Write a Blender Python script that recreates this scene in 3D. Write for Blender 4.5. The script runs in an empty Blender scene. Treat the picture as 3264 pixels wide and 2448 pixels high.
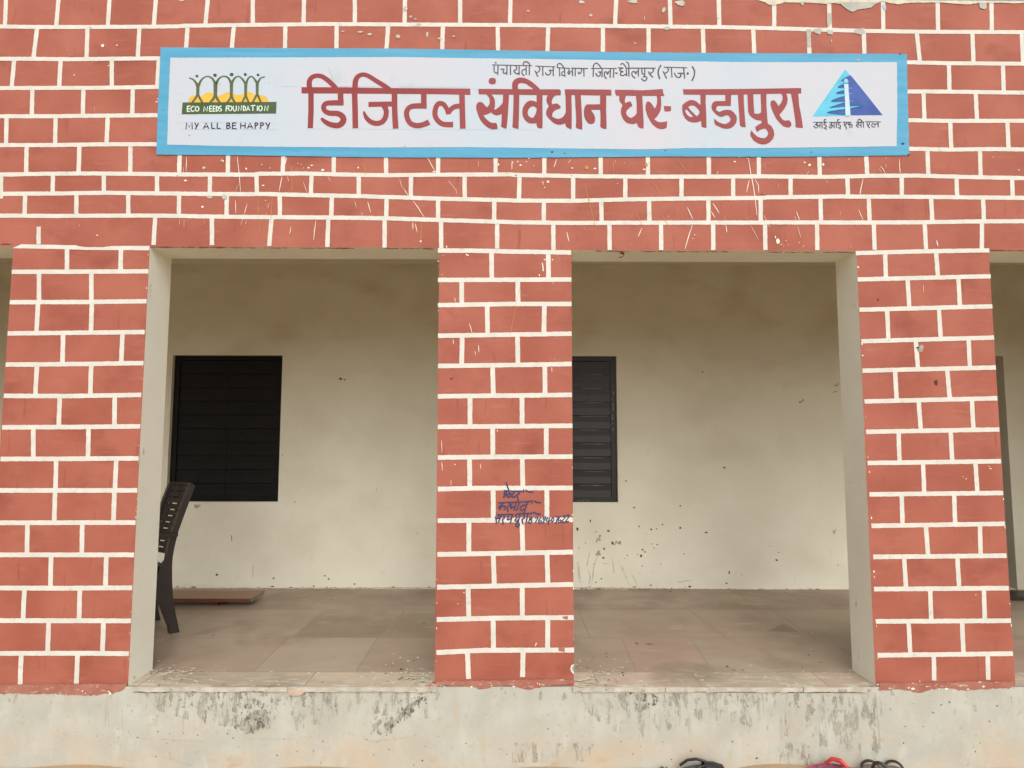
import bpy, bmesh, math, random
from mathutils import Vector, Matrix
from mathutils.geometry import tessellate_polygon
rnd = random.Random(7)
sc = bpy.context.scene
COL = sc.collection

# ---------------------------------------------------------------- camera
EYE = 1.6                      # eye height above the ground, metres
DIST = 3.4                     # camera to the front wall
FPX, PITCH, YAW, ROLL = 2104.0, 0.0858, -0.0032, -0.0016
def rotmat():
    cp, sp, cy, sy, cr, sr = (math.cos(PITCH), math.sin(PITCH), math.cos(YAW), math.sin(YAW), math.cos(ROLL), math.sin(ROLL))
    Rz = Matrix(((cy, -sy, 0), (sy, cy, 0), (0, 0, 1)))
    Rx = Matrix(((1, 0, 0), (0, cp, -sp), (0, sp, cp)))
    Ry = Matrix(((cr, 0, sr), (0, 1, 0), (-sr, 0, cr)))
    return Rz @ Rx @ Ry
RM = rotmat()
CAMPOS = Vector((0, -DIST, EYE))
cam_d = bpy.data.cameras.new('camera'); cam = bpy.data.objects.new('camera', cam_d); COL.objects.link(cam)
cam_d.sensor_width = 36; cam_d.lens = 36 * FPX / 3264; cam_d.clip_end = 2000; cam_d.clip_start = 0.05
cam.matrix_world = Matrix.Translation(CAMPOS) @ (RM @ Matrix(((1, 0, 0), (0, 0, -1), (0, 1, 0)))).to_4x4()
sc.camera = cam
# ---------------------------------------------------------------- light: hazy overcast day
SUN_EL, SUN_AZ = math.radians(36), math.radians(170)     # azimuth measured from +Y, the sun stands behind the camera
w = bpy.data.worlds.new('World'); sc.world = w; w.use_nodes = True
nt = w.node_tree; nt.nodes.clear()
sky = nt.nodes.new('ShaderNodeTexSky'); sky.sky_type = 'NISHITA'; sky.sun_disc = False
sky.sun_elevation = SUN_EL; sky.sun_rotation = SUN_AZ; sky.dust_density = 4.0; sky.air_density = 1.0; sky.ozone_density = 1.0
hs = nt.nodes.new('ShaderNodeHueSaturation'); hs.inputs['Saturation'].default_value = 0.22
bg = nt.nodes.new('ShaderNodeBackground'); bg.inputs['Strength'].default_value = 0.13
out = nt.nodes.new('ShaderNodeOutputWorld')
nt.links.new(sky.outputs[0], hs.inputs['Color']); nt.links.new(hs.outputs[0], bg.inputs[0]); nt.links.new(bg.outputs[0], out.inputs[0])
sd = bpy.data.lights.new('sun', 'SUN'); sd.energy = 1.0; sd.angle = math.radians(75); sd.color = (1, 0.95, 0.86)
sun = bpy.data.objects.new('sun', sd); COL.objects.link(sun)
sdir = Vector((math.sin(SUN_AZ) * math.cos(SUN_EL), math.cos(SUN_AZ) * math.cos(SUN_EL), math.sin(SUN_EL)))
sun.rotation_euler = sdir.to_track_quat('Z', 'Y').to_euler(); sun.location = sdir * 30
sc.view_settings.view_transform = 'Standard'; sc.view_settings.look = 'None'
sc.view_settings.exposure = 0.30; sc.view_settings.gamma = 1
sc.render.engine = 'CYCLES'
sc.cycles.max_bounces = 10; sc.cycles.diffuse_bounces = 7; sc.cycles.use_denoising = True

# ---------------------------------------------------------------- helpers
def at(u, v, axis, val):
    """survey point: where the sight line through photo pixel (u, v) meets the plane axis = val"""
    d = RM @ Vector(((u - 1632) / FPX, 1, -(v - 1224) / FPX))
    return CAMPOS + d * ((val - CAMPOS[axis]) / d[axis])
class Crop:                    # a measured detail: origin and scale in photo pixels
    def __init__(s, x, y, k): s.x, s.y, s.k = x, y, k
    def p(s, q): return (s.x + q[0] * s.k, s.y + q[1] * s.k)
    def ps(s, qs): return [s.p(q) for q in qs]
FULL = Crop(0, 0, 1)
class MB:
    """collects faces with a material each; build() links them as one mesh object"""
    def __init__(s): s.v = []; s.f = []; s.m = []; s.mats = []; s.k = 0
    def mi(s, mat):
        if mat not in s.mats: s.mats.append(mat)
        return s.mats.index(mat)
    def face(s, pts, mat):
        n = len(s.v); s.v += [Vector(p) for p in pts]; s.f.append(tuple(range(n, n + len(pts)))); s.m.append(s.mi(mat))
    def box(s, a, b, mat, mats=None):
        (x0, y0, z0), (x1, y1, z1) = a, b
        P = [(x0, y0, z0), (x1, y0, z0), (x1, y1, z0), (x0, y1, z0), (x0, y0, z1), (x1, y0, z1), (x1, y1, z1), (x0, y1, z1)]
        F = dict(bottom=(3, 2, 1, 0), top=(4, 5, 6, 7), front=(0, 1, 5, 4), right=(1, 2, 6, 5), back=(2, 3, 7, 6), left=(3, 0, 4, 7))
        for k, f in F.items(): s.face([P[i] for i in f], (mats or {}).get(k, mat))
    def hull(s, rings, mat, cap=True):
        """loft of rings of equal length"""
        n0 = len(s.v); m = len(rings[0]); i = s.mi(mat)
        for r in rings: s.v += [Vector(p) for p in r]
        for a in range(len(rings) - 1):
            for b in range(m):
                c = (b + 1) % m
                s.f.append((n0 + a * m + b, n0 + a * m + c, n0 + (a + 1) * m + c, n0 + (a + 1) * m + b)); s.m.append(i)
        if cap:
            s.f.append(tuple(n0 + b for b in reversed(range(m)))); s.m.append(i)
            s.f.append(tuple(n0 + (len(rings) - 1) * m + b for b in range(m))); s.m.append(i)
    def tube(s, pts, r, mat, n=8):
        rings = []; pts = [Vector(p) for p in pts]
        for i, p in enumerate(pts):
            t = (pts[min(i + 1, len(pts) - 1)] - pts[max(i - 1, 0)]).normalized()
            a = t.cross(Vector((0.3, 0.2, 1))).normalized(); b = t.cross(a)
            rr = r[i] if isinstance(r, (list, tuple)) else r
            rings.append([p + a * rr * math.cos(2 * math.pi * k / n) + b * rr * math.sin(2 * math.pi * k / n) for k in range(n)])
        s.hull(rings, mat)
    # ---- paint on the vertical plane Y = y
    def poly(s, crop, pts, mat, y, holes=(), rag=0.0):
        loops = []
        for lp in (pts,) + tuple(holes):
            q = [at(*crop.p(p), 1, y) for p in lp]
            if rag: q = ragged(q, rag)
            loops.append(q)
        flat = [p for lp in loops for p in lp]
        for t in tessellate_polygon(loops):
            a, b, c = (flat[i] for i in t)
            if (b - a).cross(c - a).y > 0: b, c = c, b
            s.face((a, b, c), mat)
    def stroke(s, crop, pts, w, mat, y, smooth=True, wob=0.0, taper=0.0, lay=True):
        """ribbon of paint along a traced line; w in crop pixels (single or per point)"""
        ws = list(w) if isinstance(w, (list, tuple)) else [w] * len(pts)
        if smooth and len(pts) > 2: pts, ws = catmull(pts, ws)
        if lay: s.k = (s.k + 1) % 14; y = y - 0.00007 * s.k
        P = [at(*crop.p(p), 1, y) for p in pts]
        sc_ = crop.k / FPX * (DIST + y)
        L = []; Rr = []
        for i, p in enumerate(P):
            t = P[min(i + 1, len(P) - 1)] - P[max(i - 1, 0)]
            t = Vector((t.x, 0, t.z)).normalized(); n = Vector((-t.z, 0, t.x))
            h = ws[i] * sc_ / 2
            if taper: h *= 1 - taper * abs(2 * i / (len(P) - 1) - 1) ** 2
            L.append(p + n * (h + rnd.uniform(-wob, wob))); Rr.append(p - n * (h + rnd.uniform(-wob, wob)))
        for i in range(len(P) - 1): s.face((Rr[i], Rr[i + 1], L[i + 1], L[i]), mat)
    def disc(s, crop, c, rx, ry, mat, y, n=16, rag=0):
        s.k = (s.k + 1) % 14
        pts = [(c[0] + rx * math.cos(2 * math.pi * i / n) * (1 + rnd.uniform(-rag, rag)), c[1] + ry * math.sin(2 * math.pi * i / n) * (1 + rnd.uniform(-rag, rag))) for i in range(n)]
        s.poly(crop, pts, mat, y - 0.00007 * s.k)
    def build(s, name, parent=None, smooth=False):
        me = bpy.data.meshes.new(name); me.from_pydata([tuple(v) for v in s.v], [], s.f)
        for m in s.mats: me.materials.append(m)
        me.polygons.foreach_set('material_index', s.m)
        if smooth: me.polygons.foreach_set('use_smooth', [True] * len(s.f))
        me.update()
        o = bpy.data.objects.new(name, me); COL.objects.link(o)
        if parent: o.parent = parent; o.matrix_parent_inverse = parent.matrix_world.inverted()
        return o
def ragged(q, r):
    o = []
    for i, a in enumerate(q):
        b = q[(i + 1) % len(q)]; n = max(1, int((b - a).length / 0.012))
        for k in range(n):
            p = a.lerp(b, k / n); o.append(p + Vector((rnd.uniform(-r, r), 0, rnd.uniform(-r, r))))
    return o
def catmull(P, W, n=5):
    out, ow = [], []
    for i in range(len(P) - 1):
        p0 = P[max(i - 1, 0)]; p1 = P[i]; p2 = P[i + 1]; p3 = P[min(i + 2, len(P) - 1)]
        for k in range(n):
            t = k / n
            out.append(tuple(0.5 * (2 * p1[j] + (p2[j] - p0[j]) * t + (2 * p0[j] - 5 * p1[j] + 4 * p2[j] - p3[j]) * t * t + (3 * p1[j] - p0[j] - 3 * p2[j] + p3[j]) * t ** 3) for j in (0, 1)))
            ow.append(W[i] + (W[i + 1] - W[i]) * t)
    return out + [P[-1]], ow + [W[-1]]
def dense(pts, step):
    o = []
    for a, b in zip(pts, pts[1:]):
        n = max(1, int(math.hypot(b[0] - a[0], b[1] - a[1]) / step))
        o += [(a[0] + (b[0] - a[0]) * k / n, a[1] + (b[1] - a[1]) * k / n) for k in range(n)]
    return o + [pts[-1]]
def tag(o, label=None, cat=None, group=None, kind=None):
    for k, v in (('label', label), ('category', cat), ('group', group), ('kind', kind)):
        if v: o[k] = v
    return o
def empty(name, loc, rz=0.0):
    o = bpy.data.objects.new(name, None); COL.objects.link(o); o.location = loc; o.rotation_euler = (0, 0, rz)
    o.empty_display_size = 0.1; bpy.context.view_layer.update(); return o

# ---------------------------------------------------------------- materials
def mat(name, c1, c2=None, scale=3.0, rough=0.8, bump=0.0, bscale=60.0, stretch=None, detail=6, lo=0.35, hi=0.65, spots=None, spec=0.3):
    """painted / plastered surface: two tones mixed by noise, optional stretched dirt layers, fine bump"""
    m = bpy.data.materials.new(name); m.use_nodes = True; N = m.node_tree; b = N.nodes['Principled BSDF']
    b.inputs['Roughness'].default_value = rough; b.inputs['Specular IOR Level'].default_value = spec
    geo = N.nodes.new('ShaderNodeNewGeometry'); mp = N.nodes.new('ShaderNodeMapping'); N.links.new(geo.outputs['Position'], mp.inputs[0])
    if stretch: mp.inputs['Scale'].default_value = stretch
    def noise(sc_, det=detail, src=None):
        n = N.nodes.new('ShaderNodeTexNoise'); n.inputs['Scale'].default_value = sc_; n.inputs['Detail'].default_value = det
        N.links.new(src or mp.outputs[0], n.inputs['Vector']); return n
    def ramp(src, a, z):
        r = N.nodes.new('ShaderNodeMapRange'); r.inputs[1].default_value = a; r.inputs[2].default_value = z
        N.links.new(src, r.inputs[0]); return r.outputs[0]
    def mix(f, a, c, mode='MIX'):
        x = N.nodes.new('ShaderNodeMix'); x.data_type = 'RGBA'; x.blend_type = mode
        N.links.new(f, x.inputs[0])
        for sock, val in ((6, a), (7, c)):
            if isinstance(val, tuple): x.inputs[sock].default_value = (*val, 1)
            else: N.links.new(val, x.inputs[sock])
        return x.outputs[2]
    col = None
    if c2:
        col = mix(ramp(noise(scale).outputs[0], lo, hi), c1, c2)
    for sp in spots or ():      # (colour, scale, lo, hi, (sx,sy,sz), zmask or None)
        c, s_, a, z, st, zm = sp
        mp2 = N.nodes.new('ShaderNodeMapping'); mp2.inputs['Scale'].default_value = st; N.links.new(geo.outputs['Position'], mp2.inputs[0])
        f = ramp(noise(s_, 8, mp2.outputs[0]).outputs[0], a, z)
        if zm:                  # a stain that keeps to one height band of the wall: splash from the ground, drips from a ledge
            sx = N.nodes.new('ShaderNodeSeparateXYZ'); N.links.new(geo.outputs['Position'], sx.inputs[0])
            g = ramp(sx.outputs['XYZ'.index(zm[2]) if len(zm) > 2 else 2], zm[0], zm[1]); mu = N.nodes.new('ShaderNodeMath'); mu.operation = 'MULTIPLY'
            N.links.new(f, mu.inputs[0]); N.links.new(g, mu.inputs[1]); f = mu.outputs[0]
        col = mix(f, col if col else c1, c)
    if col: N.links.new(col, b.inputs['Base Color'])
    else: b.inputs['Base Color'].default_value = (*c1, 1)
    if bump:
        bp = N.nodes.new('ShaderNodeBump'); bp.inputs['Strength'].default_value = bump; bp.inputs['Distance'].default_value = 0.004
        N.links.new(noise(bscale, 5, geo.outputs['Position']).outputs[0], bp.inputs['Height']); N.links.new(bp.outputs[0], b.inputs['Normal'])
    return m
M = {}
M['red'] = mat('red_brick_paint', (0.305, 0.085, 0.055), (0.372, 0.119, 0.080), 3.2, 0.66, 0.35, 38, detail=10,
               spots=[((0.225, 0.057, 0.039), 4.0, 0.56, 0.82, (1, 1, 1.4), None), ((0.36, 0.125, 0.088), 9.0, 0.58, 0.85, (0.5, 1, 2.2), None), ((0.375, 0.14, 0.10), 34, 0.60, 0.80, (0.16, 1, 1.1), None), ((0.24, 0.062, 0.043), 34, 0.62, 0.80, (0.9, 1, 0.14), None), ((0.38, 0.155, 0.115), 2.0, 0.62, 0.85, (1, 1, 1), (EYE + 1.6, EYE + 2.3))])
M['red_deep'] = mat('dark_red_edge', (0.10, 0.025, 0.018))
M['red_smear'] = mat('faded_red_smear', (0.355, 0.16, 0.118), (0.305, 0.112, 0.08), 14, 0.8, 0.3, 60, spots=[((0.50, 0.42, 0.33), 30, 0.60, 0.70, (1, 1, 2), None)])
M['joint'] = mat('white_joint_paint', (0.645, 0.635, 0.575), (0.57, 0.565, 0.51), 12, 0.6, 0.2, 70, spots=[((0.46, 0.46, 0.415), 22, 0.62, 0.78, (1, 1, 1), None)])
M['jamb'] = mat('whitewashed_plaster', (0.86, 0.865, 0.77), (0.81, 0.815, 0.72), 3.5, 0.85, 0.35, 35, spots=[((0.46, 0.45, 0.38), 16, 0.70, 0.78, (1, 1, 0.7), None)])
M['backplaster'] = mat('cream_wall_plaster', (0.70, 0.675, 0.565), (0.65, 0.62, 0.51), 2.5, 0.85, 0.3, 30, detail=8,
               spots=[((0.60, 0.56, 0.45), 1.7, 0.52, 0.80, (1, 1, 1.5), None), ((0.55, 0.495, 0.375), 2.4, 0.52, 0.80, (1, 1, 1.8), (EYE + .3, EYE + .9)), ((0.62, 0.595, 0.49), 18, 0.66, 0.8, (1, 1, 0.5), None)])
M['ceiling'] = mat('ceiling_plaster', (0.76, 0.72, 0.60), (0.70, 0.66, 0.54), 2, 0.9)
M['plinth'] = mat('weathered_plinth_plaster', (0.462, 0.466, 0.415), (0.395, 0.395, 0.345), 6, 0.9, 0.5, 25, detail=9,
               spots=[((0.42, 0.395, 0.32), 13, 0.54, 0.74, (1.6, 1, 0.4), None), ((0.50, 0.49, 0.425), 9, 0.58, 0.75, (1.3, 1, 0.5), None), ((0.40, 0.37, 0.29), 45, 0.60, 0.72, (1, 1, .8), None), ((0.47, 0.395, 0.30), 3.5, 0.38, 0.66, (1, 1, 1.6), (0.24, 0.02)),
                      ((0.25, 0.235, 0.20), 30, 0.64, 0.70, (1.2, 1, 0.55), (0.20, 0.40)), ((0.40, 0.29, 0.20), 7, 0.60, 0.80, (1, 1, 2), (0.10, 0.0))])
M['grey_patch'] = mat('bare_cement_patch', (0.26, 0.25, 0.215), (0.37, 0.355, 0.30), 28, 0.95, 0.7, 50, detail=9, spots=[((0.12, 0.115, 0.10), 40, 0.58, 0.68, (1.5, 1, 0.6), None)])
M['dark_stain'] = mat('dark_peeling_stain', (0.10, 0.095, 0.08), (0.22, 0.21, 0.18), 45, 0.95)
M['faint_smear'] = mat('faint_brown_smear', (0.47, 0.44, 0.35), (0.53, 0.50, 0.41), 40)
M['streak'] = mat('grey_streak', (0.36, 0.345, 0.29), (0.44, 0.42, 0.35), 30, 0.95)
def flakes(name, col, sc_, lo, hi, st, amax=1.0):
    m = mat(name, col, tuple(c * 1.35 for c in col), 40, 0.95, 0.5, 60); N = m.node_tree
    geo = N.nodes.new('ShaderNodeNewGeometry'); mp = N.nodes.new('ShaderNodeMapping'); mp.inputs['Scale'].default_value = st; N.links.new(geo.outputs['Position'], mp.inputs[0])
    a = N.nodes.new('ShaderNodeTexNoise'); a.inputs['Scale'].default_value = sc_; a.inputs['Detail'].default_value = 10; a.inputs['Roughness'].default_value = 0.68; N.links.new(mp.outputs[0], a.inputs['Vector'])
    r_ = N.nodes.new('ShaderNodeMapRange'); r_.inputs[1].default_value = lo; r_.inputs[2].default_value = hi; r_.inputs[4].default_value = amax; N.links.new(a.outputs[0], r_.inputs[0])
    N.links.new(r_.outputs[0], N.nodes['Principled BSDF'].inputs['Alpha'])
    return m
M['flake_grey'] = flakes('flaking_grey_cement', (0.26, 0.25, 0.21), 30, 0.55, 0.63, (1.2, 1, 0.55))
M['flake_dark'] = flakes('flaking_dark_mould', (0.095, 0.09, 0.076), 38, 0.54, 0.61, (1.1, 1, 0.8))
M['flake_faint'] = flakes('faint_grey_wash', (0.33, 0.315, 0.26), 18, 0.52, 0.66, (1.4, 1, 0.4))
M['cement'] = mat('bare_cement', (0.46, 0.47, 0.42), (0.37, 0.38, 0.34), 14, 0.9, 0.4, 60)
M['cream_rim'] = mat('cream_flaking_rim', (0.64, 0.61, 0.48), (0.52, 0.49, 0.39), 18, 0.85)
M['slab_edge'] = mat('pale_stone_edge', (0.52, 0.50, 0.43), (0.40, 0.375, 0.31), 18, 0.8, 0.4, 50, spots=[((0.25, 0.22, 0.18), 25, 0.6, 0.72, (1, 1, 1), None)])
M['crack'] = mat('dark_crack', (0.085, 0.075, 0.06))
M['white_drip'] = mat('white_paint_drip', (0.78, 0.72, 0.64))
M['pink_drip'] = mat('thin_pale_paint_drip', (0.64, 0.42, 0.36))
M['ochre'] = mat('ochre_paint_drip', (0.50, 0.27, 0.07))
M['dirt'] = mat('dark_dirt_speck', (0.075, 0.06, 0.045))
M['smudge'] = mat('brown_smudge', (0.30, 0.265, 0.205), (0.40, 0.37, 0.30), 40)
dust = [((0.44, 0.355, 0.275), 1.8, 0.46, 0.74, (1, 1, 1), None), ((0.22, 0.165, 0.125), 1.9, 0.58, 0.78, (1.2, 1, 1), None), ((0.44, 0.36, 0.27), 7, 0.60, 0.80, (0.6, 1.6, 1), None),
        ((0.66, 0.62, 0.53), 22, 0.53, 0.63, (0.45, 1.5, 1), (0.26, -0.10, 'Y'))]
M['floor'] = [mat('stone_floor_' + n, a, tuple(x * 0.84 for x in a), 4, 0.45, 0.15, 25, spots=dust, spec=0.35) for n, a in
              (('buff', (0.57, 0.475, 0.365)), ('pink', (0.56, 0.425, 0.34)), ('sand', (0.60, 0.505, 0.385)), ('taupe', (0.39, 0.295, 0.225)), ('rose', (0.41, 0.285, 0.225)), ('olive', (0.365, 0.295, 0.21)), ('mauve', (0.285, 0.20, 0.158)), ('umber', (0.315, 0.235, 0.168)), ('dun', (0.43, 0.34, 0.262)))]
FROW = [(0, 1, 2, 0), (3, 4, 3, 8, 4), (3, 4, 5, 7), (5, 7, 7, 6)]  # slab tones per row, darker inward: the fading daylight is painted into the stone
M['grout'] = mat('grey_floor_joint', (0.29, 0.235, 0.18), (0.37, 0.30, 0.235), 6, 0.8)
M['black_metal'] = mat('black_painted_steel', (0.007, 0.0062, 0.0058), (0.012, 0.0105, 0.0095), 6, 0.42, 0.1, 30, spec=0.38, spots=[((0.05, 0.045, 0.04), 14, 0.66, 0.8, (1, 1, 3), None)])
M['black_matt'] = mat('matt_black_steel', (0.0035, 0.003, 0.0028), (0.006, 0.0052, 0.0046), 6, 0.65, 0.1, 30, spec=0.2)
M['chair'] = mat('dark_brown_plastic', (0.026, 0.0185, 0.018), (0.036, 0.026, 0.0245), 8, 0.42, 0, spec=0.5)
M['wood'] = mat('brown_plank_top', (0.235, 0.13, 0.075), (0.30, 0.175, 0.105), 3, 0.45, 0, stretch=(1, 12, 12))
M['wood_edge'] = mat('dark_red_plank_edge', (0.13, 0.042, 0.026), (0.085, 0.03, 0.02), 8, 0.6, 0, stretch=(1, 6, 20))
M['wood_end'] = mat('raw_plank_end', (0.16, 0.125, 0.09), (0.40, 0.33, 0.25), 40, 0.8)
M['ground'] = mat('sandy_earth', (0.48, 0.335, 0.20), (0.40, 0.275, 0.16), 1.5, 0.95, 0.6, 14, detail=10)
M['panel'] = mat('sign_white_paint', (0.505, 0.515, 0.575), (0.445, 0.53, 0.605), 1.1, 0.6, 0.1, 50, lo=0.40, hi=0.64, spots=[((0.40, 0.48, 0.56), 5, 0.60, 0.80, (1.6, 1, 1), None)])
M['blue'] = mat('sky_blue_paint', (0.062, 0.29, 0.47), (0.088, 0.335, 0.52), 5, 0.55, 0.1, 50, stretch=(0.5, 1, 6), spots=[((0.06, 0.27, 0.44), 18, 0.66, 0.78, (1, 1, 1.5), None)])
M['letter_red'] = mat('heading_red_paint', (0.21, 0.019, 0.019), (0.255, 0.038, 0.039), 1.6, 0.5, lo=0.36, hi=0.60)
M['ink'] = mat('charcoal_lettering_paint', (0.045, 0.045, 0.058), (0.085, 0.085, 0.105), 60, 0.6)
M['black_ink'] = mat('black_lettering_paint', (0.022, 0.022, 0.030), (0.05, 0.045, 0.06), 60, 0.6)
M['plum'] = mat('plum_lettering_paint', (0.045, 0.016, 0.035))
M['green'] = mat('dark_green_paint', (0.040, 0.075, 0.022), (0.058, 0.095, 0.035), 20, 0.55)
M['green_body'] = mat('olive_green_paint', (0.065, 0.095, 0.035), (0.085, 0.11, 0.05), 40, 0.55)
M['head'] = mat('grey_brown_dot_paint', (0.075, 0.060, 0.055))
M['yellow'] = mat('mustard_paint', (0.70, 0.44, 0.055), (0.62, 0.36, 0.04), 25, 0.55)
M['mint'] = mat('pale_mint_lettering', (0.60, 0.74, 0.64))
M['cyan'] = mat('cyan_paint', (0.075, 0.43, 0.62), (0.11, 0.50, 0.68), 12, 0.55)
M['navy'] = mat('royal_blue_paint', (0.030, 0.070, 0.29), (0.045, 0.105, 0.37), 12, 0.55)
M['teal_line'] = mat('dark_teal_outline', (0.012, 0.07, 0.15))
M['icy'] = mat('ice_blue_paint', (0.47, 0.63, 0.71), (0.40, 0.60, 0.72), 20, 0.55)
M['dome'] = mat('light_blue_paint', (0.24, 0.53, 0.69))
M['pen'] = mat('blue_signature_paint', (0.045, 0.036, 0.095), (0.035, 0.045, 0.125), 50, 0.55)
M['chalk_blue'] = mat('pale_blue_guide_line', (0.36, 0.52, 0.66))
M['sole_black'] = mat('black_rubber', (0.018, 0.018, 0.020), None, rough=0.45, spec=0.5)
M['grey_insole'] = mat('grey_insole', (0.10, 0.095, 0.095), (0.06, 0.06, 0.06), 30, 0.6)
M['red_rubber'] = mat('red_rubber', (0.50, 0.045, 0.045), None, rough=0.4, spec=0.5)
M['pink_insole'] = mat('printed_pink_insole', (0.30, 0.085, 0.13), (0.14, 0.04, 0.07), 60, 0.6)
M['brown_strap'] = mat('dark_brown_strap', (0.048, 0.036, 0.030), None, rough=0.45, spec=0.5)
M['tan_sole'] = mat('tan_footbed', (0.22, 0.17, 0.12), None, rough=0.7)
M['leaf'] = mat('green_leaf', (0.06, 0.12, 0.03))

# ---------------------------------------------------------------- measured levels
ZF = EYE - 1.2127            # verandah floor
ZT_L, ZT_R = EYE + 1.0123, EYE + 1.0007   # underside of the beam, left and right
TJ = 0.2237                  # wall thickness
YB = 2.139                   # back wall
PIL = [(-4.90, -4.20), (-2.608, -1.8926), (-0.372, 0.3221), (1.8246, 2.5236), (4.10, 4.80)]
ZTOP = EYE + 2.395
ZCEIL = EYE + 1.50
XE = 5.6

# ---------------------------------------------------------------- ground
g = MB(); g.face([(-400, -400, -0.01), (400, -400, -0.01), (400, 400, -0.01), (-400, 400, -0.01)], M['ground'])
tag(g.build('ground'), kind='structure')
dp = MB(); nx, ny = 240, 14
def gz(x, y):
    b = 0.006 * math.sin(x * 5.1) + 0.005 * math.sin(x * 11.3 + y * 7)
    b += 0.009 * math.exp(-((x + 2.15) / 0.35) ** 2) + 0.016 * math.exp(-((x - 1.33) / 0.20) ** 4)
    return b * math.exp(-((y + 0.10) / 0.28) ** 2) - 0.002
gv = [[Vector((-6 + 12 * i / nx, -0.012 - 1.4 * j / ny, gz(-6 + 12 * i / nx, -0.012 - 1.4 * j / ny) - 0.006 * (j == ny))) for i in range(nx + 1)] for j in range(ny + 1)]
for j in range(ny):
    for i in range(nx): dp.face((gv[j + 1][i], gv[j + 1][i + 1], gv[j][i + 1], gv[j][i]), M['ground'])
o = dp.build('dirt_path', smooth=True); tag(o, kind='structure')
bm = bmesh.new(); bm.from_mesh(o.data); bmesh.ops.remove_doubles(bm, verts=bm.verts, dist=1e-5); bm.to_mesh(o.data); bm.free()

# ---------------------------------------------------------------- verandah floor, ceiling, added unseen end walls, roof
fl = MB()
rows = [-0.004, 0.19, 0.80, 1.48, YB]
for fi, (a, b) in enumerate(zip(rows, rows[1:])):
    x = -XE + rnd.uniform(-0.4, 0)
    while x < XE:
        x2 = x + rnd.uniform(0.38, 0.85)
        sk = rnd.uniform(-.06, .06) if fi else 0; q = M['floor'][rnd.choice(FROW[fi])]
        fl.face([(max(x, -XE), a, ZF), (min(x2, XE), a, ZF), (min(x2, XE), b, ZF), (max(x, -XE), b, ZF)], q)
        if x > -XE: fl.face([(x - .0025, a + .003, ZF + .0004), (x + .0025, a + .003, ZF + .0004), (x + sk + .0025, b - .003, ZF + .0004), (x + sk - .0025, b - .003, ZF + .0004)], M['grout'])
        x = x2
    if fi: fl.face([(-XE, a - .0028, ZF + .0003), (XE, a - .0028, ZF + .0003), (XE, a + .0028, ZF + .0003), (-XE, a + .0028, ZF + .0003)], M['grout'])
def fspot(u, v, rx, ry, m, n=9, rag=0.3, lift=0.0008):
    c = at(u, v, 2, ZF + lift)
    P = [c + Vector((rx * math.cos(6.283 * k / n) * (1 + rnd.uniform(-rag, rag)), ry * math.sin(6.283 * k / n) * (1 + rnd.uniform(-rag, rag)), 0)) for k in range(n)]
    fl.face(P, m)
def fpoly(pts, m, lift=0.0005): fl.face([at(u, v, 2, ZF + lift) for u, v in reversed(pts)], m)
fpoly([(2445, 2012), (2500, 1985), (2545, 2014)], M['floor'][6])          # dark triangular stone chip
fpoly([(2480, 1886), (2706, 1888), (2708, 1936), (2600, 1930)], M['floor'][6], 0.0006)
fpoly([(1985, 1886), (2230, 1886), (2280, 1936), (2020, 1938)], M['floor'][6], 0.0007)
fpoly([(1240, 1884), (1390, 1882), (1390, 1930), (1205, 1930)], M['floor'][6], 0.0006)
for k in range(230):                                                     # dried paint drips, thickest along the edge and by the pillars
    u = rnd.choice((rnd.uniform(470, 1390), rnd.uniform(1830, 2790), rnd.uniform(1230, 1390), rnd.uniform(480, 640), rnd.uniform(1830, 2000)))
    v = 2188 - abs(rnd.gauss(0, 42))
    fspot(u, v, rnd.uniform(0.003, 0.011), rnd.uniform(0.003, 0.009), rnd.choice((M['white_drip'],) * 5 + (M['slab_edge'], M['ochre'])) if rnd.random() < 0.9 else M['dirt'], 6, 0.5, 0.0010 + 0.00001 * k)
for k in range(70):
    u = rnd.choice((rnd.uniform(500, 1390), rnd.uniform(1830, 2710))); v = rnd.choice((rnd.uniform(1886, 2150), rnd.uniform(1884, 1900)))
    fspot(u, v, rnd.uniform(0.002, 0.007), rnd.uniform(0.002, 0.006), rnd.choice((M['white_drip'], M['slab_edge'], M['dirt'])), 6, 0.5, 0.0040 + 0.00001 * k)
for u, v, rx, ry in ((2030, 2050, .012, .007), (2070, 2052, .016, .008), (680, 2025, .008, .008), (2340, 2135, .008, .006), (2367, 2135, .006, .006), (1060, 1912, .012, .007), (1350, 1985, .014, .006), (2137, 1885, .014, .010), (2185, 1884, .010, .008)):
    fspot(u, v, rx, ry, M['dirt'], 7, 0.4, 0.005)
for u, v, rx, ry in ((690, 2144, .035, .018), (530, 2148, .06, .035), (590, 2138, .05, .02), (1320, 2160, .05, .03), (1360, 2175, .05, .02), (1870, 2170, .07, .035), (1900, 2150, .06, .02), (1950, 2140, .05, .02)):
    for q in range(22): fspot(u + rnd.gauss(0, 28), v + rnd.gauss(0, 8), rx * rnd.uniform(.06, .26), ry * rnd.uniform(.1, .35), M['cream_rim'], 11, 0.6, 0.0060 + 0.00004 * q)
tag(fl.build('verandah_floor'), kind='structure')
c = MB(); c.box((-XE, TJ, ZCEIL), (XE, YB, ZCEIL + 0.14), M['ceiling']); tag(c.build('ceiling'), kind='structure')
for nm, x0, x1 in (('left', -XE - 0.2, -XE), ('right', XE, XE + 0.2)):  # unseen walls added past both ends so the light inside stays believable
    e = MB(); e.box((x0, 0, 0), (x1, YB + 0.2, ZTOP), M['backplaster'])
    tag(e.build('unseen_end_wall'), 'unseen cream plaster wall added to close the %s verandah end for its light' % nm, 'wall', 'unseen walls added for the verandah light')

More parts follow.
